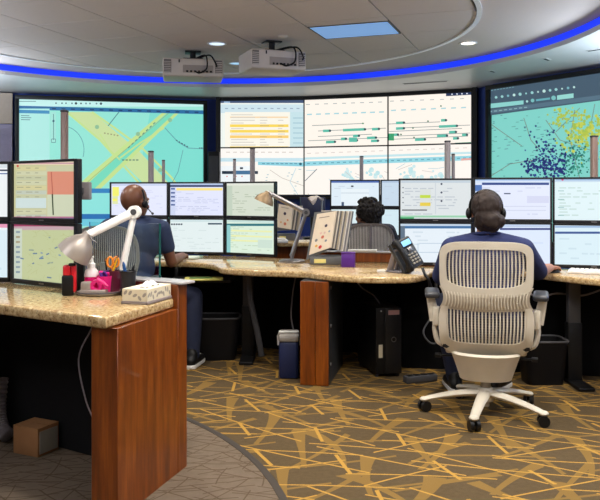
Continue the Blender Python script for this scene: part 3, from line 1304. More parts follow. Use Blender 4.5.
for lab, a, b, up, lo_ in (('pale lilac screen with a yellow tab beside the bald head', L0, L1, lg1u, lg1l), ('screen with a yellow row under a blue bar', L1, L2, lg2u, lg2l), ('grey green screen behind the bronze lamp head', L2, L3, lg3u, lg3l)):
    monitor('upper left group monitor, ' + lab, a, b, 0.992, 1.288, up, LGp)
for lab, a, b, lo_ in (('half hidden behind the bald man', L0, L1, lg1l), ('with a blank pale screen right of the bald man', L1, L2, lg2l), ('with a teal header above the bronze lamp base', L2, L3, lg3l)):
    monitor('lower monitor ' + lab, a, b, 0.693, 0.992, lo_, LGp)

CG = 'monitors in front of the man with the afro'
c0, c1, c2 = (0.296, 7.42), (0.79, 7.38), (1.25, 7.15)


def cg1(c):
    doc(51, (216, 230, 240), (70, 100, 170), None, (196, 208, 220), 9, fill=.3)(c)
    c.prect(341, 189, 369, 205, (226, 236, 242))
    c.prect(351, 185.5, 353.5, 187, (30, 40, 60))
    c.pline([(341, 193), (369, 193)], .5, (170, 186, 200))
    c.prect(341.5, 202, 344, 206, (60, 80, 110))


monitor('upper monitor with a blue title bar above the afro', c0, c1, 1.052, 1.332, cg1, CG)
monitor('upper monitor half hidden behind the right desk monitors', c1, c2, 1.052, 1.332, doc(52, (196, 214, 230), (170, 190, 214), None, (190, 206, 222), 6, fill=.2), CG)
monitor('lower monitor behind the seated man with the afro', c0, c1, 0.769, 1.052, doc(53, (214, 232, 236), None, None, (190, 208, 216), 8, fill=.3), CG)
monitor('lower monitor with plain pale screen right of the afro', c1, c2, 0.769, 1.052, doc(54, (206, 228, 236), None, None, (200, 220, 230), 5, fill=.2), CG)

RG = 'monitors in front of the woman'
r0, r1, r2, r3 = (0.685, 5.22), (1.186, 5.14), (1.700, 5.05), (2.20, 4.90)


def rg1u(c):
    doc(61, (216, 222, 224), (200, 210, 216), None, (186, 194, 202), 10)(c)
    c.prect(402, 181, 470, 182.5, (190, 204, 216))
    c.prect(420, 189, 431, 210, (212, 218, 214))
    c.prect(420, 195, 430.5, 198, (190, 214, 60))
    c.prect(420, 202.5, 430.5, 206, (226, 200, 70))
    c.prect(435, 183, 436, 214, (200, 208, 214))
    for y in (184, 192.5, 201):
        c.pdot(441.5, y, 1.1, (50, 60, 84), 6)
    c.prect(402, 209.5, 427, 210.6, (44, 50, 58))
    for y in (187, 192, 197, 202):
        c.prect(402.5, y, 403.6, y + 1.2, (80, 90, 110))
    c.prect(400, 215.5, 470, 217.5, (150, 206, 170))
    c.prect(400, 217.2, 414, 219, (70, 170, 110))


def rg2u(c):
    doc(62, (222, 228, 246), (150, 180, 220), None, (204, 210, 230), 9, fill=.35)(c)
    c.prect(474, 180.5, 551, 183.5, (206, 220, 240))
    c.prect(482, 182.6, 549, 185, (36, 66, 134))
    c.prect(474, 184.6, 482, 220, (190, 206, 234))
    c.prect(474.5, 185, 482, 191, (70, 110, 176))
    c.prect(504, 193, 510.5, 194.2, (70, 80, 110))
    c.prect(527, 196, 549, 203, (208, 212, 236))
    for y in (206, 210):
        c.prect(504, y, 546, y + .7, (200, 206, 226))


def rg3u(c):
    doc(63, (220, 238, 242), (196, 216, 234), None, (190, 214, 210), 10, fill=.6)(c)
    c.prect(556, 179, 600, 180.4, (150, 180, 214))
    c.pdot(562.5, 179.6, 1.3, (200, 60, 120), 6)
    for y in (190.5, 199, 207, 215):
        c.prect(558, y, 564, y + .8, (150, 190, 190))


def rg1l(c):
    doc(64, (224, 234, 242), (190, 208, 224), None, (206, 220, 230), 7, fill=.25)(c)
    c.prect(400, 226, 471, 228.5, (60, 110, 160))
    c.prect(400, 226, 405, 240, (90, 110, 130))
    for y in (243, 252):
        c.prect(419, y, 471, y + .6, (176, 196, 214))
    c.pline([(418, 243), (418, 253)], .6, (176, 196, 214))


def rg2l(c):
    doc(65, (216, 228, 246), (190, 206, 232), None, (206, 220, 240), 6, fill=.2)(c)
    c.prect(500, 228, 551, 230, (56, 70, 130))


def rg3l(c):
    doc(66, (214, 234, 242), (206, 224, 238), None, (200, 222, 232), 6, fill=.2)(c)
    c.prect(555, 226, 600, 227.6, (150, 180, 214))
    c.prect(555, 231.6, 600, 233.8, (52, 84, 146))


monitor('upper monitor with green and yellow cells left of the woman', r0, r1, 0.994, 1.296, rg1u, RG)
monitor('upper monitor with a blue title bar behind the woman head', r1, r2, 0.994, 1.300, rg2u, RG)
monitor('upper monitor cut by right photo edge, pale list on screen', r2, r3, 0.990, 1.300, rg3u, RG)
monitor('lower monitor with white form behind the desk phone', r0, r1, 0.692, 0.994, rg1l, RG)
monitor('lower monitor hidden in part by the woman shoulders', r1, r2, 0.692, 0.994, rg2l, RG)
monitor('lower monitor at right photo edge above white keyboard', r2, r3, 0.692, 0.990, rg3l, RG)


# masts that carry the monitors
def mast(label, px, top_y, D, w, mat, bars=(), arm=None):
    p = at(px, top_y, D)
    t = thing('monitor_mast', label, 'mast', (p.x, p.y, 0.0), 0, 'monitor masts')
    mb = MB()
    mb.box((0, 0, p.z / 2), (w, w * 1.1, p.z), bev=w * .16)
    mb.build('pole', mat, t)
    mb = MB()
    mb.box((0, 0, p.z + 0.004), (w * 1.04, w * 1.14, 0.012), bev=0.003)
    mb.build('cap', M['rubber'], t)
    mb = MB()
    mb.box((0, 0, 0.012), (0.12, 0.10, 0.024), bev=0.006)
    mb.build('base_plate', M['black'], t)
    for z in bars:
        mb = MB()
        mb.box((0, -w * .9, z), (0.10, 0.03, 0.045), bev=0.004)
        mb.build('crossbar', M['rubber'], t)
    return t


mast('brown mast rising in front of the green map screen', 64.5, 112, 4.02, 0.034, M['mast_brown'], (0.9, 1.2))
mast('thicker grey mast right above the bald man monitors', 151, 152, 6.42, 0.042, M['mast'], (0.85, 1.14))
mast('thinner grey mast beside the thick one above the bald man', 163.5, 161, 6.60, 0.024, M['mast'])
mast('tall grey mast in front of the spreadsheet display', 252.5, 149, 6.25, 0.040, M['mast'], (0.85, 1.14))
mast('short grey mast left of the tall one at the spreadsheet', 234.5, 160, 6.40, 0.024, M['mast'])
mast('grey mast standing alone above the afro man monitors', 361.5, 157, 7.60, 0.036, M['mast'], (0.9, 1.2))
mast('wide grey mast above the green and yellow cells monitor', 447.5, 142, 5.42, 0.038, M['mast'], (0.85, 1.15))
mast('narrow grey mast close right of the wide one', 453.2, 155, 5.56, 0.022, M['mast'])
mast('grey mast in front of the teal map at right', 594, 137, 5.22, 0.042, M['mast_brown'], (0.85, 1.15))
# little grey speaker on the back of the near monitors
t = thing('small_speaker', 'small grey box hanging behind the near monitor, right edge peeking out', 'speaker', (-1.035, 3.60, 1.20), 0)
mb = MB()
mb.box((0, 0, 0), (0.06, 0.05, 0.085), bev=0.006)
mb.build('cabinet', M['mast'], t)
mb = MB()
mb.box((-0.02, -0.03, 0), (0.05, 0.02, 0.03), bev=0.004)
mb.build('bracket', M['rubber'], t)

# ================================================================ CONSOLES
def vec2(p, d, t):
    return (p[0] + d[0] * t, p[1] + d[1] * t)


# ---- near left desk
fd = Vector((-0.839, 0.544)).normalized()
rd = Vector((0.29, 0.957)).normalized()
C0 = Vector((-0.690, 2.665))
E0 = C0 + rd * 0.53
mb = MB()
pts = [C0, E0, E0 + fd * 2.2, C0 + fd * 2.2]
mb.prism([tuple(p) for p in pts], 0.701, 0.745, bev=0.012)
tag(mb.build('worktop', M['granite']), 'polished golden granite worktop of the near left desk', 'worktop')
# end panel: a thick cherry slab with a slim raised cap at the back
P0 = Vector((-0.656, 2.70))
ang = math.atan2(rd.y, rd.x)
t = thing('desk_end_panel', 'tall cherry wood end panel of the near desk, closest wood', 'desk panel', (P0.x, P0.y, 0), ang)
# local x along the side edge, local y to the left
mb = MB()
mb.box((0.244, 0.055, 0.350), (0.488, 0.108, 0.700), bev=0.002, seg=1)
mb.build('panel', M['wood'], t)
mb = MB()
mb.box((0.5315, 0.055, 0.400), (0.085, 0.109, 0.800), bev=0.002, seg=1)
mb.build('back_post', M['wood'], t)
# riser ledge along the back of the desk
R0 = P0 + rd * 0.475
angf = math.atan2(fd.y, fd.x)
t = thing('desk_riser', 'low cherry wood ledge with its lit top painted pale behind the tissue box', 'ledge', (R0.x, R0.y, 0), angf)
mb = MB()
mb.box((0.39, -0.06, 0.55), (0.52, 0.05, 0.50), bev=0.002, seg=1)
mb.build('board', M['wood'], t)
mb = MB()
mb.box((0.32, -0.06, 0.806), (0.66, 0.095, 0.012), bev=0.003, seg=1)
mb.build('cap', simple('lit_top_pale', (178, 176, 178), 0.25), t)  # bluish-white light on the wooden top, put into the cap colour
GP = R0 + fd * 0.19 - Vector((-fd.y, fd.x)) * 0.096
t = thing('glass_divider', 'clear glass divider with dark green edge on the wooden ledge', 'glass panel', (GP.x, GP.y, 0.812), angf)
mb = MB()
mb.box((0.225, 0, 0.12), (0.45, 0.008, 0.24))
mb.build('pane', M['glass'], t, smooth=False)
mb = MB()
mb.box((-0.002, 0, 0.12), (0.004, 0.009, 0.242))
mb.build('edge', M['glass_edge'], t, smooth=False)
# black boards added so the space under the desks reads as dark shade
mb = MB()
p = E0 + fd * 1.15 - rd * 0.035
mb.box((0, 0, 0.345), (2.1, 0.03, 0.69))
tag(mb.build('shade_board', M['black_matte'], loc=(p.x, p.y, 0), rz=angf), 'black board added for the darkness under the near left desk', 'board')

# ---- long far desk
ZT = 0.69
front = [(-1.75, 5.62), (-1.30, 5.56), (-0.931, 5.51), (-0.70, 5.42), (-0.585, 5.22), (-0.513, 5.01), (-0.30, 4.88), (0.006, 4.78), (0.154, 4.63), (0.36, 4.50), (0.568, 4.475),
         (0.70, 4.52), (0.79, 4.66), (0.85, 4.82), (0.96, 4.90), (1.15, 4.92), (1.34, 4.90), (1.46, 4.80), (1.56, 4.60), (1.728, 4.36), (2.1, 4.12), (2.6, 3.95)]
back = [(2.85, 4.66), (2.22, 4.86), (1.70, 5.00), (1.18, 5.09), (0.72, 5.17), (0.72, 5.60), (-0.16, 5.82), (-0.60, 6.05), (-1.08, 6.13), (-1.75, 6.17)]
pts = [tuple(p) for p in smooth_path([Vector(p) for p in front], 4)] + back
mb = MB()
mb.prism(pts[::1], ZT - 0.04, ZT, bev=0.012)
tag(mb.build('worktop', M['granite']), 'long curved golden granite worktop of the far console', 'worktop')


def pedestal(label, c, rz, w, d, h, sidemat):
    t = thing('desk_pedestal', label, 'desk pedestal', (c[0], c[1], 0), rz)
    mb = MB()
    mb.box((0, d / 2, h / 2), (w, d, h), bev=0.002, seg=1)
    mb.build('carcass', sidemat, t)
    for x0, x1 in ((-w / 2, w * .02), (w * .035, w / 2)):
        mb = MB()
        mb.box(((x0 + x1) / 2, -0.009, h / 2), (x1 - x0, 0.018, h - .004), bev=0.002, seg=1)
        mb.build('front_panel', M['wood'], t)
    for z in (.12, .36, .6):
        mb = MB()
        mb.ball((w / 2 + .002, 0.06, z), (0.006, 0.012, 0.012))
        mb.build('bolt', M['steel'], t)
    return t


# front edge of the wood sits at px 300..328 on the floor row 388
pedestal('cherry wood pedestal with dark side under the far granite worktop', (0.092, 4.655), -0.20, 0.178, 0.60, 0.646, simple('slate_side', (40, 43, 46), 0.6))
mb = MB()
bp = [(-1.7, 6.10), (-0.62, 5.98), (-0.2, 5.76), (0.66, 5.56), (0.70, 5.12), (1.18, 5.04), (1.70, 4.95), (2.8, 4.62)]  # line of the added board that keeps the far console dark below
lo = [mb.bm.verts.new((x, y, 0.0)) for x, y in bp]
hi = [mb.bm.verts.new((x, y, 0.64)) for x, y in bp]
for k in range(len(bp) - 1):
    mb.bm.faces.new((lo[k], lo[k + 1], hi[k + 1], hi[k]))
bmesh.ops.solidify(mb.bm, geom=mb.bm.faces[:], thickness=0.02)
tag(mb.build('shade_board', M['black_matte'], smooth=False), 'black board added for the darkness under the far granite console', 'board')
# wood ledge behind the phone and flip holder
t = thing('desk_ledge', 'low cherry wood ledge behind the purple box and phone', 'ledge', (0.42, 5.50, ZT), -0.14)
mb = MB()
mb.box((0, 0, 0.034), (0.62, 0.05, 0.068), bev=0.003, seg=1)
mb.build('board', M['wood'], t)
mb = MB()
mb.box((0, 0.01, 0.073), (0.63, 0.09, 0.010), bev=0.003, seg=1)
mb.build('cap', simple('lit_top_pale', (178, 176, 178), 0.25), t)

# ---- desk of the man with the afro, further back
mb = MB()
mb.prism([(-0.45, 6.45), (0.25, 6.62), (1.5, 6.55), (1.55, 7.4), (0.25, 7.62), (-0.45, 7.30)], 0.728, 0.765, bev=0.008)
t = tag(mb.build('worktop', M['granite']), 'granite worktop of the back console in front of the afro man', 'worktop')
mb = MB()
mb.prism([(-0.40, 6.55), (0.25, 6.72), (1.45, 6.65), (1.45, 6.70), (0.25, 6.77), (-0.40, 6.60)], 0.0, 0.727)
tag(mb.build('front_board', M['wood'], smooth=False), 'cherry wood front board under the back console', 'board')

# ---- lifting columns and under desk clutter
def lift_column(label, c, rz=0.0):
    t = thing('lifting_leg', label, 'desk leg', (c[0], c[1], 0), rz, 'desk lifting columns')
    mb = MB()
    mb.box((0, 0, 0.20), (0.09, 0.07, 0.36), bev=0.006)
    mb.build('outer_tube', M['black'], t)
    mb = MB()
    mb.box((0, 0, 0.50), (0.075, 0.055, 0.29), bev=0.005)
    mb.build('inner_tube', M['rubber'], t)
    mb = MB()
    mb.box((0, 0.02, 0.012), (0.10, 0.50, 0.024), bev=0.008)
    mb.build('foot', M['black'], t)


lift_column('dark lifting column right of the woman chair', (1.72, 4.72))
lift_column('dark lifting column between the left wastebasket and cooler', (-0.375, 5.42))

COLb = simple('bin_black', (13, 13, 16), 0.5, spec=0.25)


def bin_(label, c, w, d, h):
    t = thing('wastebasket', label, 'wastebasket', (c[0], c[1], 0), c[2], 'wastebaskets under the desks')
    mb = MB()

    def loop(k, z, sh):
        return [mb.bm.verts.new(((w / 2 * k - sh) * math.copysign(abs(math.cos(a)) ** .35, math.cos(a)), (d / 2 * k - sh) * math.copysign(abs(math.sin(a)) ** .35, math.sin(a)), z)) for a in [2 * math.pi * (i + .5) / 28 for i in range(28)]]
    L = [loop(.82, 0.0, 0), loop(1, h, 0), loop(1, h, .006), loop(.82, 0.012, .006)]
    for A, B in zip(L[:-1], L[1:]):
        for i in range(28):
            mb.bm.faces.new((A[i], A[(i + 1) % 28], B[(i + 1) % 28], B[i]))
    mb.bm.faces.new(L[0][::-1])
    mb.bm.faces.new(L[-1])
    mb.build('bucket', COLb, t)
    mb = MB()
    P = [(w / 2 * math.copysign(abs(math.cos(a)) ** .35, math.cos(a)), d / 2 * math.copysign(abs(math.sin(a)) ** .35, math.sin(a)), h) for a in [2 * math.pi * (i + .5) / 28 for i in range(29)]]
    mb.tube(P, 0.008, 6)
    mb.build('rim', M['rubber'], t)


bin_('black wastebasket under far desk beside the bald man leg', (-0.60, 5.45, 0.05), 0.33, 0.26, 0.30)
bin_('black wastebasket under the desk right of the woman chair', (1.53, 4.74, 0.0), 0.28, 0.22, 0.27)

t = thing('cooler', 'navy blue cooler with white lid left of the wood pedestal', 'cooler', (-0.072, 4.90, 0), 0.0)
mb = MB()
mb.box((0, 0, 0.12), (0.128, 0.20, 0.24), bev=0.02)
mb.build('body', M['cooler'], t)
mb = MB()
mb.box((0, 0, 0.262), (0.136, 0.21, 0.05), bev=0.018)
mb.build('lid', simple('cooler_lid', (150, 146, 142), 0.5), t)
mb = MB()
mb.tube([(-0.069, 0, 0.20), (-0.072, -0.0, 0.26), (-0.06, -0.07, 0.30), (0.06, -0.07, 0.30), (0.072, 0, 0.26), (0.069, 0, 0.20)], 0.007, 8)
mb.build('handle', M['white'], t)

# desktop computer standing on the carpet
t = thing('computer_tower', 'black computer tower with white stickers under the far worktop', 'computer', (0.575, 4.86, 0), 0.22)
mb = MB()
mb.box((0, 0.20, 0.235), (0.175, 0.40, 0.43), bev=0.006)
mb.build('case', M['black'], t)
mb = MB()
mb.box((0.028, -0.004, 0.235), (0.112, 0.016, 0.42), bev=0.005)
mb.build('front_bezel', simple('tower_front', (24, 24, 26), 0.4), t)
mb = MB()
mb.lathe([(0.017, 0), (0.017, 0.004), (0.013, 0.004), (0.013, 0)], axis_to((0.03, -0.012, 0.245), (0.03, -0.1, 0.245)), 20, closed=True)
mb.build('round_badge', M['steel'], t)
mb = MB()
mb.box((0.03, -0.013, 0.42), (0.075, 0.002, 0.03))
mb.build('sticker', simple('sticker_pink', (190, 150, 150), 0.7), t, smooth=False)
mb = MB()
mb.box((-0.056, -0.002, 0.17), (0.026, 0.004, 0.085))
mb.build('sticker', simple('sticker_cream', (200, 190, 165), 0.7), t, smooth=False)
mb = MB()
mb.ball((-0.052, -0.002, 0.43), 0.005, u=8, v=6)
mb.build('power_light', M['white'], t)
for x in (-.07, .07):
    for y in (.03, .37):
        mb = MB()
        mb.cyl((x, y, 0), (x, y, 0.02), 0.012, seg=10)
        mb.build('foot', M['rubber'], t)


def cable(name, label, pts, r, mat, cat='cable', group=None):
    mb = MB()
    mb.tube(smooth_path(pts, 6), r, 8)
    return tag(mb.build(name, mat), label, cat, group)


cable('cable', 'thin white cord hanging under the near granite desk', [(-0.78, 2.86, 0.70), (-0.80, 2.86, 0.66), (-0.85, 2.88, 0.55), (-0.81, 2.84, 0.40), (-0.755, 2.79, 0.31), (-0.757, 2.785, 0.22), (-0.76, 2.80, 0.05)], 0.003, M['mast'], 'cord')
cable('cable', 'dark grey hose hanging between wastebasket and pedestal', [(-0.36, 5.30, 0.62), (-0.35, 5.28, 0.45), (-0.30, 5.27, 0.22), (-0.27, 5.26, 0.05)], 0.022, M['rubber'], group=None)
cable('cable', 'black cord looping from the phone down past the desk edge', [(0.735, 4.50, 0.74), (0.745, 4.46, 0.705), (0.765, 4.44, 0.67), (0.775, 4.46, 0.58), (0.785, 4.50, 0.53), (0.83, 4.58, 0.55), (0.86, 4.75, 0.62)], 0.009, M['black'])
cable('cable', 'grey cord hanging behind the cooler by the pedestal', [(-0.03, 5.15, 0.62), (-0.05, 5.15, 0.5), (-0.06, 5.14, 0.34), (-0.03, 5.14, 0.2)], 0.005, M['mast'])
cable('cable', 'pale cord from the computer tower up to the desk', [(0.54, 5.04, 0.44), (0.50, 5.05, 0.50), (0.42, 5.10, 0.55), (0.36, 5.12, 0.63)], 0.005, M['mast'])
cable('cable', 'loose grey cords bundled left of the woman chair', [(0.86, 4.95, 0.60), (0.90, 4.92, 0.45), (0.80, 4.86, 0.30), (0.86, 4.84, 0.22), (0.95, 4.86, 0.30), (0.92, 4.90, 0.50)], 0.006, M['rubber'])
cable('cable', 'grey cords sagging under the desk at right', [(1.45, 4.86, 0.60), (1.52, 4.82, 0.52), (1.64, 4.80, 0.55), (1.80, 4.78, 0.54), (1.95, 4.74, 0.6)], 0.006, M['mast'])
t = thing('power_strip', 'grey power strip lying on the carpet left of the woman chair', 'power strip', (0.76, 4.74, 0.0), 0.35)
mb = MB()
mb.box((0, 0, 0.022), (0.22, 0.06, 0.044), bev=0.008)
mb.build('housing', M['rubber'], t)
for k in range(4):
    mb = MB()
    mb.box((-0.075 + k * .05, 0, 0.045), (0.032, 0.034, 0.004))
    mb.build('socket', M['black'], t, smooth=False)

# carton and white hose under the near desk
t = thing('carton', 'brown carton with a pale end under the near left desk', 'box', (-1.21, 3.44, 0.006), -0.45)
mb = MB()
mb.box((0, 0, 0.062), (0.15, 0.13, 0.124), bev=0.003)
mb.build('body', M['card'], t)
mb = MB()
mb.box((0.076, 0, 0.062), (0.004, 0.11, 0.10))
mb.build('label', simple('carton_label', (170, 165, 150), 0.8), t, smooth=False)
for s in (-1, 1):
    mb = MB()
    mb.box((0, s * .033, 0.126), (0.15, 0.063, 0.004))
    mb.build('flap', M['card'], t, smooth=False)
mb = MB()
P = smooth_path([(-1.44, 3.62, 0.30), (-1.442, 3.60, 0.2), (-1.43, 3.57, 0.12), (-1.40, 3.54, 0.07), (-1.37, 3.52, 0.05)], 10)
mb.tube(P, [0.030 + 0.006 * (i % 2) for i in range(len(P))], 10)
tag(mb.build('hose', M['mast']), 'ribbed white hose curving down beside the carton', 'hose')
t = thing('desk_drawer_unit', 'dark wooden drawer unit at left end under near desk', 'drawer unit', (-1.72, 3.44, 0.006), angf + math.pi)
mb = MB()
mb.box((0, 0, 0.29), (0.42, 0.40, 0.56), bev=0.004)
mb.build('body', M['wood'], t)
for k in range(3):
    mb = MB()
    mb.box((0, -0.207, 0.11 + k * .185), (0.40, 0.018, 0.172), bev=0.003)
    d = mb.build('drawer', M['wood'], t)
    mb = MB()
    mb.tube([(-.05, -.216, .11 + k * .185), (-.05, -.235, .11 + k * .185), (.05, -.235, .11 + k * .185), (.05, -.216, .11 + k * .185)], 0.005, 6)
    mb.build('handle', M['steel'], d)

# pull-out tray with a magazine by the bald man
t = thing('keyboard_tray', 'black pull-out tray under the far desk beside the bald man', 'tray', (-0.70, 5.36, 0.575), 0.0)
mb = MB()
mb.box((0, 0.03, 0), (0.44, 0.30, 0.018), bev=0.004)
mb.build('shelf', M['black'], t)
for s in (-1, 1):
    mb = MB()
    mb.box((s * .2, 0.16, 0.038), (0.02, 0.16, 0.072), bev=0.003)
    mb.build('bracket', M['black'], t)
t = thing('magazine', 'yellow green magazine lying on the pull-out tray', 'magazine', (-0.68, 5.30, 0.584), 0.12)
mb = MB()
mb.box((0, 0, 0.004), (0.27, 0.18, 0.008), bev=0.001, seg=1)
mb.build('pages', simple('magazine_yellow', (196, 190, 100), 0.5), t)
mb = MB()
mb.box((-0.02, 0.02, 0.0088), (0.16, 0.10, 0.0012))
mb.build('picture', simple('magazine_green', (70, 110, 60), 0.4), t, smooth=False)

# ================================================================ CEILING FIXTURES
def downlight(label, x, y, z, power, r=0.085, on=True, glow=None, spot=2.3):
    t = thing('downlight', label, 'ceiling light', (x, y, z), 0, 'recessed downlights')
    mb = MB()
    mb.lathe([(r, -0.006), (r * 1.0, 0.0), (r * .82, 0.0), (r * .78, -0.004), (r * .9, -0.009)], None, 28, closed=True)
    mb.build('trim_ring', M['white'], t)
    mb = MB()
    mb.lathe([(0.0001, -0.003), (r * .8, -0.003), (r * .8, -0.001), (0.0001, -0.001)], None, 28)
    mb.build('lens', glow or M['bulb'], t)
    if power:
        l = lamp('down_spot', 'SPOT', (x, y, z - 0.03), power, WARM, 0.06, (0, 0, 0), spot, 0.7)
    return t


downlight('warm lit recessed downlight right of the ceiling ring', 1.615, 7.2, ZC, 50)
downlight('chrome downlight between the two projectors, half lit', -0.80, 7.22, ZC - 0.001, 0, 0.095, glow=emit('cool_lamp', (205, 228, 250), 1.2))
downlight('bluish wall washer lamp just left of the right projector', -0.70, 8.30, ZC - 0.001, 0, 0.09, glow=emit('blue_lamp', (150, 200, 240), 0.9))
# unseen spots without fixtures, added to light desks, floor and left wall
for x, y, p in ((0.6, 4.4, 80), (-1.2, 4.5, 80), (1.75, 4.4, 80), (-2.6, 4.9, 60), (-3.4, 8.3, 40), (0.5, 6.4, 50), (-0.9, 5.9, 50)):
    lamp('down_spot', 'SPOT', (x, y, ZC - 0.03), p, WARM, 0.07, (0, 0, 0), 2.3, 0.7)
for x, y, p in ((0.35, 2.85, 120), (-0.45, 2.45, 85), (1.7, 3.0, 120), (-2.9, 2.9, 25)):
    lamp('down_spot', 'SPOT', (x, y, ZS - 0.03), p, WARM, 0.07, (0, 0, 0), 2.3, 0.7)

n0, d0 = panel_cell
t = thing('ceiling_panel', 'square ceiling panel among the tiles with its blue reflection painted as glow', 'ceiling light', (0, 0, ZC), 0)
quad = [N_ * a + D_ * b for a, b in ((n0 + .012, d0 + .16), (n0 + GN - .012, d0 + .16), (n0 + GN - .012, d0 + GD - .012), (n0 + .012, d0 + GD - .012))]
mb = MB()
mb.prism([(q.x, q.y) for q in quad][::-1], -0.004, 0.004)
mb.build('panel_face', emit('panel_blue_reflection', (104, 150, 205), 0.75), t, smooth=False)  # glow paints in the blue that this panel reflects from the screens
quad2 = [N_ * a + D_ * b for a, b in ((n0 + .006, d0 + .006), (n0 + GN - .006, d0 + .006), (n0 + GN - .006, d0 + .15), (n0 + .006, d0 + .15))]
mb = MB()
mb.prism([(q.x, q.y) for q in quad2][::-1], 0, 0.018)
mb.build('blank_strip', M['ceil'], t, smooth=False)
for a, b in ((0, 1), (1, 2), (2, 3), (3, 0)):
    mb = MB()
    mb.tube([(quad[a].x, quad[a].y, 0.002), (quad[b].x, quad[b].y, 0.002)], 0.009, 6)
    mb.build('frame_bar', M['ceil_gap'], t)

for lab, x, y, w, rz in (('long dark air slot in the soffit above the timeline displays', 1.50, 8.98, 0.55, -0.42), ('short air slot in the soffit near the right map screen', 2.10, 8.18, 0.12, 0.9), ('tiny air slot in the soffit above the teal map', 2.45, 7.45, 0.14, 0.9),
                         ('air slot in the soffit at the right photo edge', 2.75, 6.95, 0.2, -0.9)):
    t = thing('air_slot', lab, 'vent', (x, y, ZS), rz)
    mb = MB()
    mb.box((0, 0, -0.002), (w, 0.05, 0.006), bev=0.002, seg=1)
    mb.build('frame', M['soffit'], t)
    mb = MB()
    mb.box((0, 0, -0.006), (w - .03, 0.022, 0.004))
    mb.build('slot', M['black'], t, smooth=False)
t = thing('ceiling_sensor', 'small round sensor on the ceiling above the right projector', 'sensor', (-0.16, 6.89, ZC), 0)
mb = MB()
mb.lathe([(0.0001, -0.02), (0.03, -0.018), (0.045, -0.006), (0.055, 0.0), (0.0001, 0.0)], None, 20)
mb.build('cover', M['projector'], t)


def projector(label, c, rz, w, d, h):
    """local -y is the connector side that faces the room"""
    t = thing('projector', label, 'projector', c, rz, 'ceiling projectors')
    mb = MB()
    mb.box((0, 0, 0), (w, d, h), bev=0.018, seg=3)
    mb.build('body', M['projector'], t)
    for x in (-w * .42, w * .42):
        mb = MB()
        mb.box((x, -d / 2 - 0.001, 0.01), (w * .12, 0.006, h * .72), bev=0.002, seg=1)
        g = mb.build('side_grille', M['grille'], t)
        mb = MB()
        for k in range(7):
            mb.box((x, -d / 2 - 0.005, -h * .28 + k * h * .095), (w * .11, 0.005, 0.006))
        stuff(mb.build('grille_slat', M['projector'], g, smooth=False))
    mb = MB()
    mb.box((w * .08, -d / 2 - 0.001, -h * .08), (w * .5, 0.005, h * .42), bev=0.002, seg=1)
    pn = mb.build('connector_panel', simple('connector_grey', (160, 150, 144), 0.6), t)
    for k in range(7):
        mb = MB()
        mb.box((-w * .1 + k * w * .065, -d / 2 - 0.006, -h * .22), (w * .035, 0.008, 0.018), bev=0.002, seg=1)
        mb.build('socket', M['black'], pn)
    mb = MB()
    mb.box((-w * .23, -d / 2 - 0.004, h * .34), (0.012, 0.006, 0.03))
    mb.build('receiver', M['black'], t)
    mb = MB()
    mb.lathe([(0.055, 0), (0.06, 0.03), (0.045, 0.045), (0.04, 0.03), (0.0001, 0.028)], axis_to((-w * .12, d / 2, 0), (-w * .12, d, 0)), 24)
    mb.build('lens', M['black'], t)
    mb = MB()
    mb.box((0, 0, h / 2 + 0.014), (0.20, 0.20, 0.022), bev=0.006)
    zc = ZC - c[2]
    mb.cyl((0, 0, h / 2 + .02), (0, 0, zc), 0.03, seg=14)
    mb.box((0, 0, zc - 0.008), (0.16, 0.16, 0.014), bev=0.004)
    mb.build('ceiling_mount', M['black'], t)
    mb = MB()
    mb.tube(smooth_path([(0.03, -.04, h / 2 + .03), (0.12, -d / 2 - .06, h / 2 + .02), (0.13, -d / 2 - .08, -h * .1), (0.06, -d / 2 - .05, -h * .34), (0.02, -d / 2 - .01, -h * .22)], 6), 0.008, 8)
    mb.build('cable', M['black'], t)
    mb = MB()
    mb.tube(smooth_path([(0.05, -.03, h / 2 + .03), (0.16, -d / 2 - .03, h / 2 + .03), (0.22, -d / 2 - .05, h * .2), (0.23, -d / 2 - .01, h * .05)], 6), 0.008, 8)
    mb.build('cable', M['black'], t)
    return t


projector('beige ceiling projector at left with looping black cables', at(190, 67.5, 7.45) + Vector((0, .2, 0)), 0.16, 0.60, 0.42, 0.18)
projector('beige ceiling projector at right turned to the right map', at(271, 59.5, 6.95) + Vector((0, .2, 0)), 0.36, 0.54, 0.42, 0.18)

# ================================================================ CHAIRS
def superloop(cx, cz, hw, hh, e, n=56):
    out = []
    for k in range(n):
        a = 2 * math.pi * k / n
        ca, sa = math.cos(a), math.sin(a)
        out.append((cx + hw * math.copysign(abs(ca) ** e, ca), cz + hh * math.copysign(abs(sa) ** e, sa)))
    return out


def ring_sheet(mb, A, B, thick, yf):
    """solid band between two loops of (x, z) on the surface y = yf(x, z)"""
    n = len(A)
    V = []
    for L, dy in ((A, 0), (B, 0), (B, thick), (A, thick)):
        V.append([mb.bm.verts.new((p[0], yf(p[0], p[1]) + dy, p[1])) for p in L])
    for r in range(4):
        P, Q = V[r], V[(r + 1) % 4]
        for k in range(n):
            mb.bm.faces.new((P[k], P[(k + 1) % n], Q[(k + 1) % n], Q[k]))


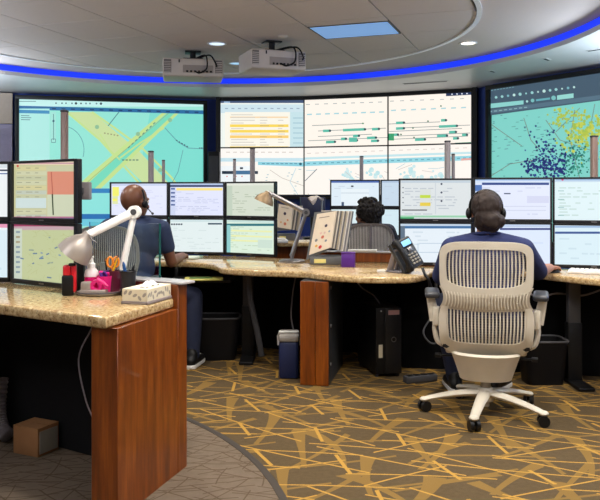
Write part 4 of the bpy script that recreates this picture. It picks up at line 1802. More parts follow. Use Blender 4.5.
def star_base(t, mat, hub_z, angs, r, tipz=0.075, cast=M['black']):
    mb = MB()
    mb.lathe([(0.0001, hub_z + .02), (0.035, hub_z + .02), (0.045, hub_z), (0.042, hub_z - .05), (0.0001, hub_z - .05)], None, 20)
    mb.build('hub', mat, t)
    for a in angs:
        a = math.radians(a)
        mb = MB()
        P, Rr = [], []
        for k in range(9):
            u = k / 8
            rr = 0.02 + (r - 0.02) * u
            z = hub_z + (tipz - hub_z) * (u ** 1.7) - 0.008
            P.append((math.cos(a) * rr, math.sin(a) * rr, z))
            Rr.append(0.036 - 0.013 * u)
        mb.tube(P, Rr, 12, flat=0.55)
        mb.ball((P[-1][0], P[-1][1], P[-1][2]), (0.026, 0.026, 0.014), u=12, v=8)
        lg = mb.build('base_leg', mat, t)
        cx, cy = math.cos(a) * r, math.sin(a) * r
        mb = MB()
        ax = Vector((-math.sin(a + .6), math.cos(a + .6), 0))
        for s in (-1, 1):
            c = Vector((cx, cy, 0.030)) + ax * s * 0.017
            mb.cyl(c - ax * 0.009, c + ax * 0.009, 0.029, seg=18)
        mb.cyl((cx, cy, 0.03), (cx, cy, tipz - .01), 0.01, seg=8)
        mb.build('caster', cast, lg)


def cream_chair(loc, rz):
    t = thing('task_chair', 'cream slatted task chair in the foreground under the woman', 'chair', loc, rz)

    def yf(x, z):
        # curved across; leans back above, tucks forward below
        lean = -0.16 - 0.05 * ((z - 0.55) / 0.4) if z > 0.55 else -0.16 + 0.9 * max(0, 0.50 - z) ** 2 * 3
        return lean + 0.75 * x * x

    up_o = superloop(0.0, 0.800, 0.238, 0.134, 0.36)
    up_i = superloop(0.0, 0.806, 0.203, 0.090, 0.34)
    # belly of the upper window's lower edge
    up_o = [(x, z - (0.020 * (1 - (x / .24) ** 2) if z < .8 else -.006 * (1 - (x / .24) ** 2))) for x, z in up_o]
    up_i = [(x, z - (0.020 * (1 - (x / .203) ** 2) if z < .806 else -.004 * (1 - (x / .203) ** 2))) for x, z in up_i]
    mb = MB()
    ring_sheet(mb, up_o, up_i, 0.020, lambda x, z: yf(x, z) - 0.006)
    mb.build('upper_frame', M['cream'], t)
    lo_o = superloop(0.0, 0.478, 0.243, 0.150, 0.42)
    lo_i = superloop(0.0, 0.505, 0.203, 0.104, 0.36)
    lo_o = [(x * (1.0 - .10 * max(0, .45 - z) * 4), z) for x, z in lo_o]
    lo_i = [(x * (1.0 - .08 * max(0, .50 - z) * 4), z) for x, z in lo_i]
    mb = MB()
    ring_sheet(mb, lo_o, lo_i, 0.022, yf)
    mb.build('lower_frame', M['cream'], t)
    # waist: a band of soft ribs between the two windows
    mb = MB()

    def waist(u, v):
        x = (u - .5) * 2
        z = 0.585 + 0.115 * v - 0.012 * (1 - x * x)
        hw = 0.218 + 0.022 * (abs(v - .5) * 2) ** 2
        x *= hw
        return (x, yf(x, z) + 0.002 - 0.006 * math.sin(math.pi * v), z)
    mb.sheet(waist, 40, 8, 0.016)
    wb = mb.build('waist_band', M['cream_dark'], t)
    mb = MB()
    for k in range(27):
        x = -0.20 + k * 0.0154
        P = []
        for j in range(5):
            z = 0.600 + 0.080 * j / 4 - 0.012 * (1 - (x / .22) ** 2)
            xx = x * (1 + .05 * (abs(j - 2) / 2) ** 2)
            P.append((xx, yf(xx, z) - 0.0085 - 0.006 * math.sin(math.pi * j / 4), z))
        mb.tube(P, 0.0030, 6)
    stuff(mb.build('waist_rib', M['cream'], wb))

    def lattice(cz, hw, hh, e, sag, squeeze):
        mb = MB()
        n = 23
        for k in range(n):
            x = -hw * .965 + 2 * hw * .965 * k / (n - 1)
            q = max(0.0, 1 - abs(x / hw) ** (2 / e)) ** (e / 2)
            P = []
            for j in range(7):
                v = j / 6 * 2 - 1
                z = cz + hh * q * v - (sag * (1 - (x / hw) ** 2) if v < 0 else 0) * abs(v)
                xx = x * (1 + .05 * (1 - v * v) * .6) if not squeeze else x * (1 - .08 * max(0, .50 - z) * 4)
                P.append((xx, yf(xx, z) + 0.006, z))
            mb.tube(P, 0.0041, 6, flat=0.6)
        mc = mb
        mb = MB()
        for j in range(16):
            z = cz - hh * .95 + 2 * hh * .95 * j / 15
            q = max(0.0, 1 - abs((z - cz) / hh) ** (2 / e)) ** (e / 2)
            P = []
            for i in range(13):
                x = hw * q * (i / 12 * 2 - 1)
                P.append((x, yf(x, z) + 0.014, z))
            mb.tube(P, 0.0017, 4)
        stuff(mb.build('cross_rib', M['grille'], t))
        return mc
    stuff(lattice(0.805, 0.207, 0.094, 0.34, 0.022, False).build('back_lattice', M['cream'], t))
    stuff(lattice(0.505, 0.205, 0.106, 0.36, 0.0, True).build('back_lattice', M['cream'], t))
    # seat, mechanism, column
    mb = MB()
    mb.box((0, 0.15, 0.385), (0.47, 0.48, 0.055), bev=0.028, seg=3)
    mb.build('seat', M['darkfabric'], t)
    mb = MB()
    mb.box((0, 0.14, 0.345), (0.42, 0.40, 0.03), bev=0.012)
    mb.build('seat_pan', M['cream_dark'], t)
    mb = MB()

    def bell(u, v):
        a = (u - .5) * math.pi * 1.15
        hw = 0.160 - 0.045 * v ** 0.9
        z = 0.348 - 0.15 * v
        return (hw * math.sin(a) * 1.02, -0.10 * math.cos(a) * (1 - .35 * v) - 0.05 + .06 * v, z)
    mb.sheet(bell, 24, 8, 0.02)
    mb.build('tilt_cover', M['cream'], t)
    mb = MB()
    mb.box((0, 0.04, 0.285), (0.22, 0.22, 0.09), bev=0.02)
    mb.build('mechanism', M['black'], t)
    for s in (-1, 1):
        mb = MB()
        mb.cyl((s * .12, 0.03, .30), (s * .24, 0.03, .30), 0.006, seg=8)
        mb.cyl((s * .24, 0.03, .30), (s * .27, 0.03, .30), 0.013, seg=10)
        mb.build('lever', M['black'], t)
        # arm: upright, slanting bracket and pad
        mb = MB()
        mb.tube(smooth_path([(s * .17, 0.0, .36), (s * .245, -0.03, .38), (s * .268, -0.03, .45), (s * .262, -0.03, .50)], 5), 0.022, 10, flat=.6)
        mb.box((s * .262, -0.03, .525), (0.035, 0.07, 0.10), bev=0.008)
        mb.tube([(s * .266, -0.03, .50), (s * .292, -0.03, .625)], [0.030, 0.022], 10, flat=.5)
        mb.build('arm_post', M['cream'], t)
        mb = MB()
        mb.box((s * .287, 0.04, .640), (0.080, 0.24, 0.034), bev=0.016, seg=3, rz=s * -.08)
        mb.build('arm_pad', simple('arm_pad', (58, 60, 66), 0.35), t)
    mb = MB()
    mb.cyl((0, 0, 0.10), (0, 0, 0.19), 0.026, seg=16)
    mb.cyl((0, 0, 0.19), (0, 0, 0.32), 0.017, seg=16)
    mb.build('gas_column', M['steel'], t)
    mb = MB()
    mb.cyl((0, 0, 0.045), (0, 0, 0.11), 0.020, seg=16)
    mb.build('column_foot', M['cream_dark'], t)
    star_base(t, M['cream'], 0.125, (-100.5, -28.5, 43.5, 115.5, 183.5), 0.325)
    return t


cream_chair((1.000, 4.04, 0.0), -0.235)


def mesh_chair(label, loc, rz, top, hw, hh, frame, spine=False, arms=True):
    """rounded mesh back in a thin frame; faces local +y"""
    t = thing('mesh_chair', label, 'chair', loc, rz, 'mesh back chairs')
    cz = top - hh

    def yf(x, z):
        return -0.20 - 0.10 * (z - 0.6) + 0.9 * x * x
    oL = superloop(0, cz, hw, hh, 0.62)
    iL = superloop(0, cz, hw - .018, hh - .018, 0.62)
    oL = [(x * (1 - .25 * max(0, cz - z) / hh), z) for x, z in oL]
    iL = [(x * (1 - .25 * max(0, cz - z) / hh), z) for x, z in iL]
    mb = MB()
    ring_sheet(mb, oL, iL, 0.02, yf)
    mb.build('back_frame', frame, t)
    mb = MB()
    n = 32
    e = .62
    for k in range(n):
        x = -(hw - .02) + 2 * (hw - .02) * k / (n - 1)
        q = max(0.0, 1 - abs(x / (hw - .01)) ** (2 / e)) ** (e / 2)
        P = []
        for j in range(7):
            v = j / 6 * 2 - 1
            z = cz + (hh - .015) * q * v
            xx = x * (1 - .25 * max(0, cz - z) / hh)
            P.append((xx, yf(xx, z) + .008, z))
        mb.tube(P, 0.0038, 4, flat=.6)
    stuff(mb.build('back_mesh', M['chairmesh'], t))
    mb = MB()
    mb.box((0, -0.235 + .02, (0.42 + cz) / 2), (0.05 if not spine else .02, 0.03, max(.1, cz - .42)), bev=0.008)
    if spine:
        mb.tube([(0, yf(0, z) - .004, z) for z in (cz - hh * .9, cz, top - .01)], 0.008, 8)
    mb.build('back_spine', M['mast'] if spine else frame, t)
    mb = MB()
    mb.box((0, -0.09, 0.40), (0.10, 0.30, 0.05), bev=0.012)
    mb.build('mechanism', frame, t)
    mb = MB()
    mb.box((0, 0.05, 0.44), (0.48, 0.46, 0.05), bev=0.022, seg=3)
    mb.build('seat', M['darkfabric'], t)
    if arms:
        for s in (-1, 1):
            mb = MB()
            mb.tube(smooth_path([(s * .20, -.05, .41), (s * .27, -.06, .46), (s * .28, -.05, .60)], 5), 0.016, 10)
            mb.build('arm_post', frame, t)
            mb = MB()
            mb.box((s * .28, 0.02, .615), (0.075, 0.24, 0.03), bev=0.013, seg=3)
            mb.build('arm_pad', M['black'], t)
    mb = MB()
    mb.cyl((0, 0, 0.09), (0, 0, 0.40), 0.024, seg=14)
    mb.build('gas_column', M['black'], t)
    star_base(t, frame, 0.115, (-90, -18, 54, 126, 198), 0.31)
    return t


mesh_chair('grey mesh chair behind the white lamp, with the bald man on it', (-1.262, 5.02, 0), 0.05, 0.985, 0.215, 0.235, M['chairframe'])
mesh_chair('grey mesh chair with pale spine under the man with the afro', (0.545, 6.16, 0), 0.05, 0.955, 0.205, 0.20, M['grille'], True, False)


# ================================================================ PEOPLE
def hand(mb, wrist, d, up, side, curl=0.5, s=1.0):
    """palm, four bent fingers and a thumb; d points to the fingers, up is the back of the hand, side to the thumb"""
    w, d, up, side = Vector(wrist), Vector(d).normalized(), Vector(up).normalized(), Vector(side).normalized()
    for k in (-1.2, -.4, .4, 1.2):
        mb.capsule(w, .017 * s, w + d * .078 * s + side * k * .018 * s, .0125 * s, 10)
    L = {1.5: .066, .5: .076, -.5: .070, -1.5: .055}
    for k, l in L.items():
        a = w + d * .082 * s + side * k * .0205 * s
        p = a
        ang = .15
        dirv = d
        for j, fr in enumerate((.45, .32, .23)):
            dirv = (d * math.cos(ang) - up * math.sin(ang)).normalized()
            q = p + dirv * l * fr * s
            mb.capsule(p, (.0090 - .0008 * j) * s, q, (.0084 - .0008 * j) * s, 8)
            p = q
            ang += curl
    a = w + d * .022 * s + side * .024 * s
    b = a + (d * .5 + side * .8 - up * .25).normalized() * .042 * s
    c = b + (d * .85 + side * .3 - up * .25).normalized() * .032 * s
    mb.capsule(a, .014 * s, b, .0105 * s, 8)
    mb.capsule(b, .0105 * s, c, .0085 * s, 8)


def head_shapes(mb, c, yaw, s=1.0, pitch=0.0):
    Mx = Matrix.Translation(Vector(c)) @ Matrix.Rotation(yaw, 4, 'Z') @ Matrix.Rotation(pitch, 4, 'X') @ Matrix.Scale(s, 4)

    def W(x, y, z):
        return Mx @ Vector((x, y, z))
    rot = (Matrix.Rotation(yaw, 4, 'Z') @ Matrix.Rotation(pitch, 4, 'X'))
    mb.ball(W(0, -.012, .025), (.076 * s, .096 * s, .092 * s), rot, 24, 16)      # skull
    mb.ball(W(0, .022, -.03), (.062 * s, .072 * s, .080 * s), rot, 20, 14)       # face
    mb.ball(W(0, .045, -.085), (.036 * s, .038 * s, .030 * s), rot, 16, 10)      # chin
    mb.capsule(W(0, .090, .008), .010 * s, W(0, .108, -.030), .0145 * s, 10)     # nose
    for k in (-1, 1):
        mb.ball(W(k * .011, .102, -.034), .009 * s)
        mb.ball(W(k * .077, -.008, -.010), (.010 * s, .020 * s, .032 * s), rot, 12, 10)   # ears
        mb.ball(W(k * .034, .072, .020), (.024 * s, .014 * s, .010 * s), rot, 12, 8)  # brow
        mb.ball(W(k * .040, .066, -.030), (.020 * s, .018 * s, .018 * s), rot, 12, 8)  # cheek
    mb.ball(W(0, .087, -.058), (.024 * s, .012 * s, .006 * s), rot, 12, 8)       # lips
    mb.ball(W(0, .086, -.068), (.021 * s, .012 * s, .007 * s), rot, 12, 8)
    return W, rot


def person(label, base, head_c, yaw, J, skin, shirt, trousers, sleeve, hs=1.0, broad=1.0, pitch=0.0, hand_up=(0, 0, 1)):
    """seated figure; J holds joints (world): pelvis, chest, neck, and per side s/e/w/hd hip/knee/ankle/toe"""
    t = thing('person', label, 'person', base)
    B = Vector(base)

    def L(p):
        return Vector(p) - B
    pel, che, nek = L(J['pelvis']), L(J['chest']), L(J['neck'])
    hc = L(head_c)

    def torso(mb, g):
        wst = pel.lerp(che, .5)
        mb.ball(pel + Vector((0, 0, .03)), ((.155 + g) * broad, .115 + g, .11 + g))
        mb.ball(wst, ((.135 + g) * broad, .098 + g, .15 + g))
        mb.ball(che, ((.158 + g) * broad, .108 + g, .15 + g))
        mb.ball(che + Vector((0, -.02, .05)), ((.150 + g) * broad, .085 + g, .10 + g))
        for k in 'rl':
            mb.capsule(nek + Vector((0, -.005, -.05)), .054 + g, L(J['s' + k]), .052 + g)
        mb.ball(nek + Vector((0, 0, -.05)), (.075 + g, .06 + g, .05 + g))

    def legs(mb, g):
        for k in 'rl':
            h, n, a = L(J['h' + k]), L(J['k' + k]), L(J['a' + k])
            mb.capsule(h, .085 + g, n, .058 + g)
            mb.capsule(n, .057 + g, n.lerp(a, .35), .056 + g)
            mb.capsule(n.lerp(a, .35), .056 + g, a, .036 + g)
        mb.ball(pel, ((.16 + g) * broad, .12 + g, .10 + g))
    mb = MB()
    torso(mb, 0)
    legs(mb, 0)
    mb.capsule(nek + Vector((0, 0, -.04)), .056, hc + Vector((0, -.012, -.05)), .052)
    W, rot = head_shapes(mb, hc, yaw, hs, pitch)
    for k in 'rl':
        sh, el, wr = L(J['s' + k]), L(J['e' + k]), L(J['w' + k])
        mb.capsule(sh, .048, el, .039)
        mb.capsule(el, .040, el.lerp(wr, .35), .039)
        mb.capsule(el.lerp(wr, .35), .039, wr, .026)
        d = Vector(J['d' + k])
        sd = d.cross(Vector(hand_up)).normalized() * (1 if k == 'l' else -1)
        hand(mb, wr, d, hand_up, sd, .35)
        an, toe = L(J['a' + k]), L(J['t' + k])
        mb.capsule(an, .036, an.lerp(toe, .3) + Vector((0, 0, -.02)), .033)
    body = remesh(mb, 'body', 0.0058, skin, t, 3)
    # eyes
    for k in (-1, 1):
        mb = MB()
        mb.ball(W(k * .033, .078, .003), .0125 * hs, u=14, v=10)
        e = mb.build('eye', M['eye'], t)
        mb = MB()
        mb.ball(W(k * .033, .0865, .003), (.006 * hs, .005 * hs, .006 * hs), rot, 10, 8)
        mb.build('iris', M['black'], e)
    mb = MB()
    torso(mb, .012)
    for k in 'rl':
        sh, el, wr = L(J['s' + k]), L(J['e' + k]), L(J['w' + k])
        mb.capsule(sh, .064, sh.lerp(el, sleeve if sleeve < 1 else 1), .056)
        if sleeve > 1:
            mb.capsule(el, .056, el.lerp(wr, sleeve - 1), .046)
    remesh(mb, 'shirt', 0.009, shirt, t, 5)
    mb = MB()
    legs(mb, .012)
    remesh(mb, 'trousers', 0.010, trousers, t, 5)
    # collar band
    mb = MB()
    P = [nek + Vector((.073 * math.cos(a), .064 * math.sin(a) - .004, -.012 - .012 * math.sin(a))) for a in [2 * math.pi * i / 24 for i in range(25)]]
    mb.tube(P, 0.008, 8)
    mb.build('collar', shirt, t)
    for k in 'rl':
        an, toe = L(J['a' + k]), L(J['t' + k])
        d = toe - an
        d.z = 0
        d.normalize()
        f = Vector((an.x, an.y, -B.z))
        mb = MB()
        mb.capsule(f - d * .045 + Vector((0, 0, .048)), .040, f + d * .07 + Vector((0, 0, .045)), .040)
        mb.capsule(f + d * .07 + Vector((0, 0, .042)), .040, f + d * .165 + Vector((0, 0, .034)), .032)
        mb.capsule(f - d * .03 + Vector((0, 0, .06)), .040, f - d * .015 + Vector((0, 0, .095)), .044)
        sh = remesh(mb, 'shoe', .008, M['black'], t, 4)
        mb = MB()
        mb.capsule(f - d * .05 + Vector((0, 0, .016)), .042, f + d * .16 + Vector((0, 0, .016)), .036)
        for v in mb.bm.verts:
            v.co.z = -B.z + .002 + max(0.0, min(.026, v.co.z + B.z))
        mb.build('sole', M['white'], sh)
        mb = MB()
        for j in range(3):
            c = f + d * (.05 + .03 * j) + Vector((0, 0, .083 - .006 * j))
            s_ = d.cross(Vector((0, 0, 1))) * .022
            mb.tube([c - s_, c + Vector((0, 0, .004)), c + s_], .003, 6)
        mb.build('laces', M['white'], sh)
    return t, W, rot, L


def ruffle(o, amt, freq):
    """strands: push the hair surface in and out along its normals"""
    from mathutils import noise
    for v in o.data.vertices:
        q = Vector((v.co.x * freq, v.co.y * freq, v.co.z * freq * .5))
        v.co += v.normal * (noise.noise(q) + .5 * noise.noise(q * 2.3)) * amt
    return o


def headset(t, W, rot, hs, sides=(-1, 1), mic=1, pad=.03, band_on=True):
    mb = MB()
    P = [W(.092 * math.cos(a), -.012, .020 + .102 * math.sin(a)) for a in [math.pi * i / 20 for i in (range(-1, 22) if band_on else range(-1, 5))]]
    mb.tube(P, .0065, 8, flat=1.6)
    band = mb.build('headset', M['black'], t)
    for s in sides:
        mb = MB()
        mb.ball(W(s * .096, -.010, -.012), (.018 * hs, pad * hs, pad * 1.1 * hs), rot, 16, 12)
        mb.build('ear_cup', M['black'], band)
    mb = MB()
    mb.tube(smooth_path([W(mic * .10, -.005, -.025), W(mic * .098, .04, -.06), W(mic * .06, .10, -.075)], 6), .0035, 6)
    mb.ball(W(mic * .058, .102, -.075), .009, u=10, v=8)
    mb.build('microphone', M['black'], band)


# ---- the woman at the right console
hx, hy = 1.030, 4.16
Jw = dict(pelvis=(1.02, 4.12, .49), chest=(1.035, 4.15, .785), neck=(1.035, 4.15, .975),
          sr=(1.225, 4.12, .882), er=(1.385, 4.36, .735), wr=(1.555, 4.665, .728), dr=(.55, .80, -.06),
          sl=(.850, 4.19, .882), el=(.825, 4.38, .705), wl=(.875, 4.72, .735), dl=(.35, .9, -.08),
          hr=(1.10, 4.12, .50), kr=(1.16, 4.56, .52), ar=(1.17, 4.50, .085), tr=(1.27, 4.62, .03),
          hl=(.91, 4.12, .50), kl=(.88, 4.56, .52), al=(.93, 4.52, .085), tl=(.92, 4.70, .03))
t, W, rot, L = person('woman seen from behind in navy shirt with headset, typing at the right console', (1.01, 4.12, 0.0), (hx, hy, 1.090), -.16, Jw, M['skin_mid'], M['navy'], M['jeans'], .98, 0.96, 1.16)
mb = MB()
mb.ball(W(0, -.030, .030), (.083, .094, .088), rot, 24, 16)
mb.ball(W(0, .02, .060), (.074, .072, .058), rot, 20, 12)
mb.ball(W(0, -.075, -.025), (.066, .050, .060), rot, 20, 12)
mb.ball(W(.022, -.095, -.048), (.060, .050, .054), rot, 18, 12)
mb.ball(W(.060, -.070, -.055), (.042, .042, .042), rot, 16, 10)
mb.ball(W(-.015, -.06, -.065), (.052, .042, .05), rot, 16, 10)
mb.ball(W(.020, -.055, -.095), (.050, .038, .034), rot, 16, 10)
ruffle(remesh(mb, 'hair', .006, M['hair'], t, 3), .007, 38)
headset(t, W, rot, .96)

# ---- the bald man at the left console, head turned a little right
Jm = dict(pelvis=(-1.16, 5.10, .53), chest=(-1.145, 5.18, .85), neck=(-1.135, 5.20, 1.035),
          sr=(-.955, 5.18, .945), er=(-.895, 5.22, .715), wr=(-.86, 5.50, .735), dr=(-.1, 1, -.05),
          sl=(-1.325, 5.20, .955), el=(-1.42, 5.26, .74), wl=(-1.33, 5.55, .735), dl=(.25, 1, -.05),
          hr=(-1.06, 5.12, .53), kr=(-.755, 5.30, .465), ar=(-.735, 5.14, .085), tr=(-.70, 5.32, .03),
          hl=(-1.26, 5.12, .53), kl=(-1.34, 5.55, .54), al=(-1.32, 5.50, .085), tl=(-1.35, 5.68, .03))
t, W, rot, L = person('bald man seen from behind in navy polo seated at the left console', (-1.14, 5.14, 0.0), (-1.137, 5.17, 1.130), -.55, Jm, M['skin_dark'], M['navy2'], M['jeans'], .55, 1.06, 1.12)
headset(t, W, rot, 1.0, sides=(1,), mic=1, pad=.024, band_on=False)

# ---- the man with the afro at the back console, head turned left
Ja = dict(pelvis=(.56, 6.24, .50), chest=(.565, 6.32, .80), neck=(.565, 6.34, .93),
          sr=(.745, 6.33, .875), er=(.83, 6.46, .70), wr=(.76, 6.76, .805), dr=(-.2, 1, 0),
          sl=(.385, 6.33, .875), el=(.30, 6.46, .70), wl=(.38, 6.76, .805), dl=(.2, 1, 0),
          hr=(.66, 6.28, .50), kr=(.70, 6.58, .50), ar=(.70, 6.50, .085), tr=(.72, 6.55, .03),
          hl=(.46, 6.28, .50), kl=(.42, 6.58, .50), al=(.42, 6.50, .085), tl=(.40, 6.55, .03))
t, W, rot, L = person('man with a black afro in charcoal shirt at the back console', (.56, 6.28, 0.0), (.560, 6.31, 1.008), .75, Ja, M['skin_dark'], M['grey_shirt'], M['jeans'], 1.9, 1.0, 1.04)
mb = MB()
rr = random.Random(4)
mb.ball(W(0, -.034, .034), (.110, .112, .102), rot, 24, 16)
mb.ball(W(0, -.070, -.02), (.080, .06, .07), rot, 20, 12)
for k in range(90):
    a, b = rr.uniform(0, 2 * math.pi), rr.uniform(-.35, 1.4)
    v = Vector((math.cos(a) * math.cos(b) * .112, math.sin(a) * math.cos(b) * .116, math.sin(b) * .104))
    if v.y > .055 and v.z < .045:
        continue
    mb.ball(W(v.x, v.y - .028, v.z + .040), rr.uniform(.012, .018), u=8, v=6)
ruffle(remesh(mb, 'hair', .006, M['hair_black'], t, 1), .009, 60)
mb = MB()
mb.tube([W(.088, .005, -.055), W(.098, .0, -.01), W(.094, -.005, .03)], .006, 8)
mb.build('earpiece', M['white'], t)

# ================================================================ THINGS ON THE DESKS
def arm_lamp(name, label, base, elbow, head_root, head_dir, mats, base_r=0.07, bell=(0.095, 0.12), arm_r=0.010, lit=False, post=0.05):
    """base disc, post, lower arm, joint, upper arm, bell shade with bulb"""
    arm_m, shade_m, base_m = mats
    t = thing(name, label, 'lamp', base)
    B = Vector(base)
    E, H, d = Vector(elbow) - B, Vector(head_root) - B, Vector(head_dir).normalized()
    mb = MB()
    mb.lathe([(0.0001, 0.0), (base_r, 0.0), (base_r, 0.010), (base_r * .9, 0.016), (0.02, 0.020), (0.0001, 0.020)], None, 28)
    mb.build('base', base_m, t)
    S = Vector((0, 0, post))
    mb = MB()
    mb.cyl((0, 0, .015), (0, 0, post), 0.013, seg=12)
    mb.ball(S, 0.018, u=12, v=8)
    mb.build('post', base_m, t)
    for nm, a, b in (('lower_arm', S, E), ('upper_arm', E, H)):
        mb = MB()
        mb.tube([a, b], [arm_r * 1.15, arm_r], 10, flat=1.25)
        mb.build(nm, arm_m, t)
    ax = Vector((0, 1, 0))
    mb = MB()
    mb.cyl(E - ax * .022, E + ax * .022, arm_r * 2.0, seg=20)
    j = mb.build('joint', arm_m, t)
    mb = MB()
    mb.cyl(E - ax * .026, E + ax * .026, arm_r * .95, seg=16)
    mb.build('joint_pin', M['rubber'], j)
    r, h = bell
    Mx = axis_to(H, H + d)
    mb = MB()
    mb.lathe([(0.0001, -h * .10), (r * .28, -h * .08), (r * .34, h * .12), (r * .62, h * .32), (r * .88, h * .62), (r, h), (r * .965, h), (r * .85, h * .63), (r * .58, h * .35), (0.0001, h * .2)], Mx, 32)
    sh = mb.build('shade', shade_m, t)
    mb = MB()
    mb.ball(Mx @ Vector((0, 0, h * .55)), r * .3, u=12, v=8)
    mb.build('bulb', M['white'], sh)
    mb = MB()
    mb.tube([H + Vector((0.01, -.02, .0)), H + Vector((.03, -.04, -.02)), H + Vector((.05, -.05, -.03))], .003, 6)
    mb.build('switch_lever', M['steel'], sh)
    return t


Dl = 3.40
bl = Vector((-0.807, 3.402, 0.812))
arm_lamp('desk_lamp', 'white articulated desk lamp with silver bell shade on the near desk', bl, at(134.5, 212, Dl), at(88, 235, Dl - .12), (-.60, .04, -.80), (M['lampwhite'], M['silver'], M['silver']), 0.036, (0.078, 0.108), 0.0145, post=.03)

D2 = 5.50
b2 = at(292, 262, D2)
b2.z = ZT
arm_lamp('desk_lamp', 'bronze and grey desk lamp standing left of the flip holder', b2, at(306, 212.5, D2), at(268, 192.5, D2), (-.40, .02, -.91), (M['steel'], M['bronze'], M['steel']), 0.095, (0.075, 0.080), 0.014, post=.05)
D3 = 6.9
b3 = at(322, 246, D3)
b3.z = 0.765
arm_lamp('desk_lamp', 'small grey desk lamp far back above the flip holder', b3, at(322, 199.5, D3), at(317, 196.5, D3), (-.8, -.1, -.6), (M['steel'], M['projector'], M['black']), 0.07, (0.042, 0.075), 0.008, post=.04)


def flip_holder(label, base, rz, tilt, w, h, n, seed, spread=.9):
    """desk stand with a fan of printed sleeves"""
    t = thing('flip_holder', label, 'document holder', base, rz, 'reference flip holders')
    mb = MB()
    mb.box((0, 0, 0.02), (w * .95, 0.15, 0.04), bev=0.008)
    mb.box((-w * .47, -.0, 0.06), (0.03, 0.12, 0.10), bev=0.006)
    mb.build('stand', M['holder'], t)
    mb = MB()
    mb.box((-w * .05, -0.078, 0.022), (0.12, 0.004, 0.024))
    mb.build('sticker', simple('sticker_yellow', (226, 214, 130), 0.6), t, smooth=False)
    R = Matrix.Rotation(-tilt, 4, 'X')
    mb = MB()
    mb.box((0, 0.025, h / 2 + .05), (w * 1.04, 0.014, h * 1.04), bev=0.005, rot=R)
    mb.build('back_plate', M['holder'], t)
    r = random.Random(seed)
    hinge = Vector((-w * .5, 0.0, 0.0))
    for k in range(n):
        a = spread * k / max(1, n - 1)
        lf = bpy.data.objects.new('leaf', None)
        # each sleeve turns about the hinge edge at the right of the printed page
        mb = MB()
        Rz = Matrix.Rotation(a * 1.0, 4, 'Z')
        T = Matrix.Translation((w * .5, 0.012 - .004 * k, 0.05)) @ R @ Matrix.Rotation(-a, 4, 'Z') @ Matrix.Translation((-w * .5, 0, h / 2))
        tb = MB()
        tb.box((0, 0, 0), (w, 0.003, h), bev=0.001, seg=1)
        for v in tb.bm.verts:
            v.co = T @ v.co
        bpy.data.objects.remove(lf)
        o = tb.build('sleeve', M['paper'] if k % 2 == 0 else M['holder'], t, smooth=False)
    return t


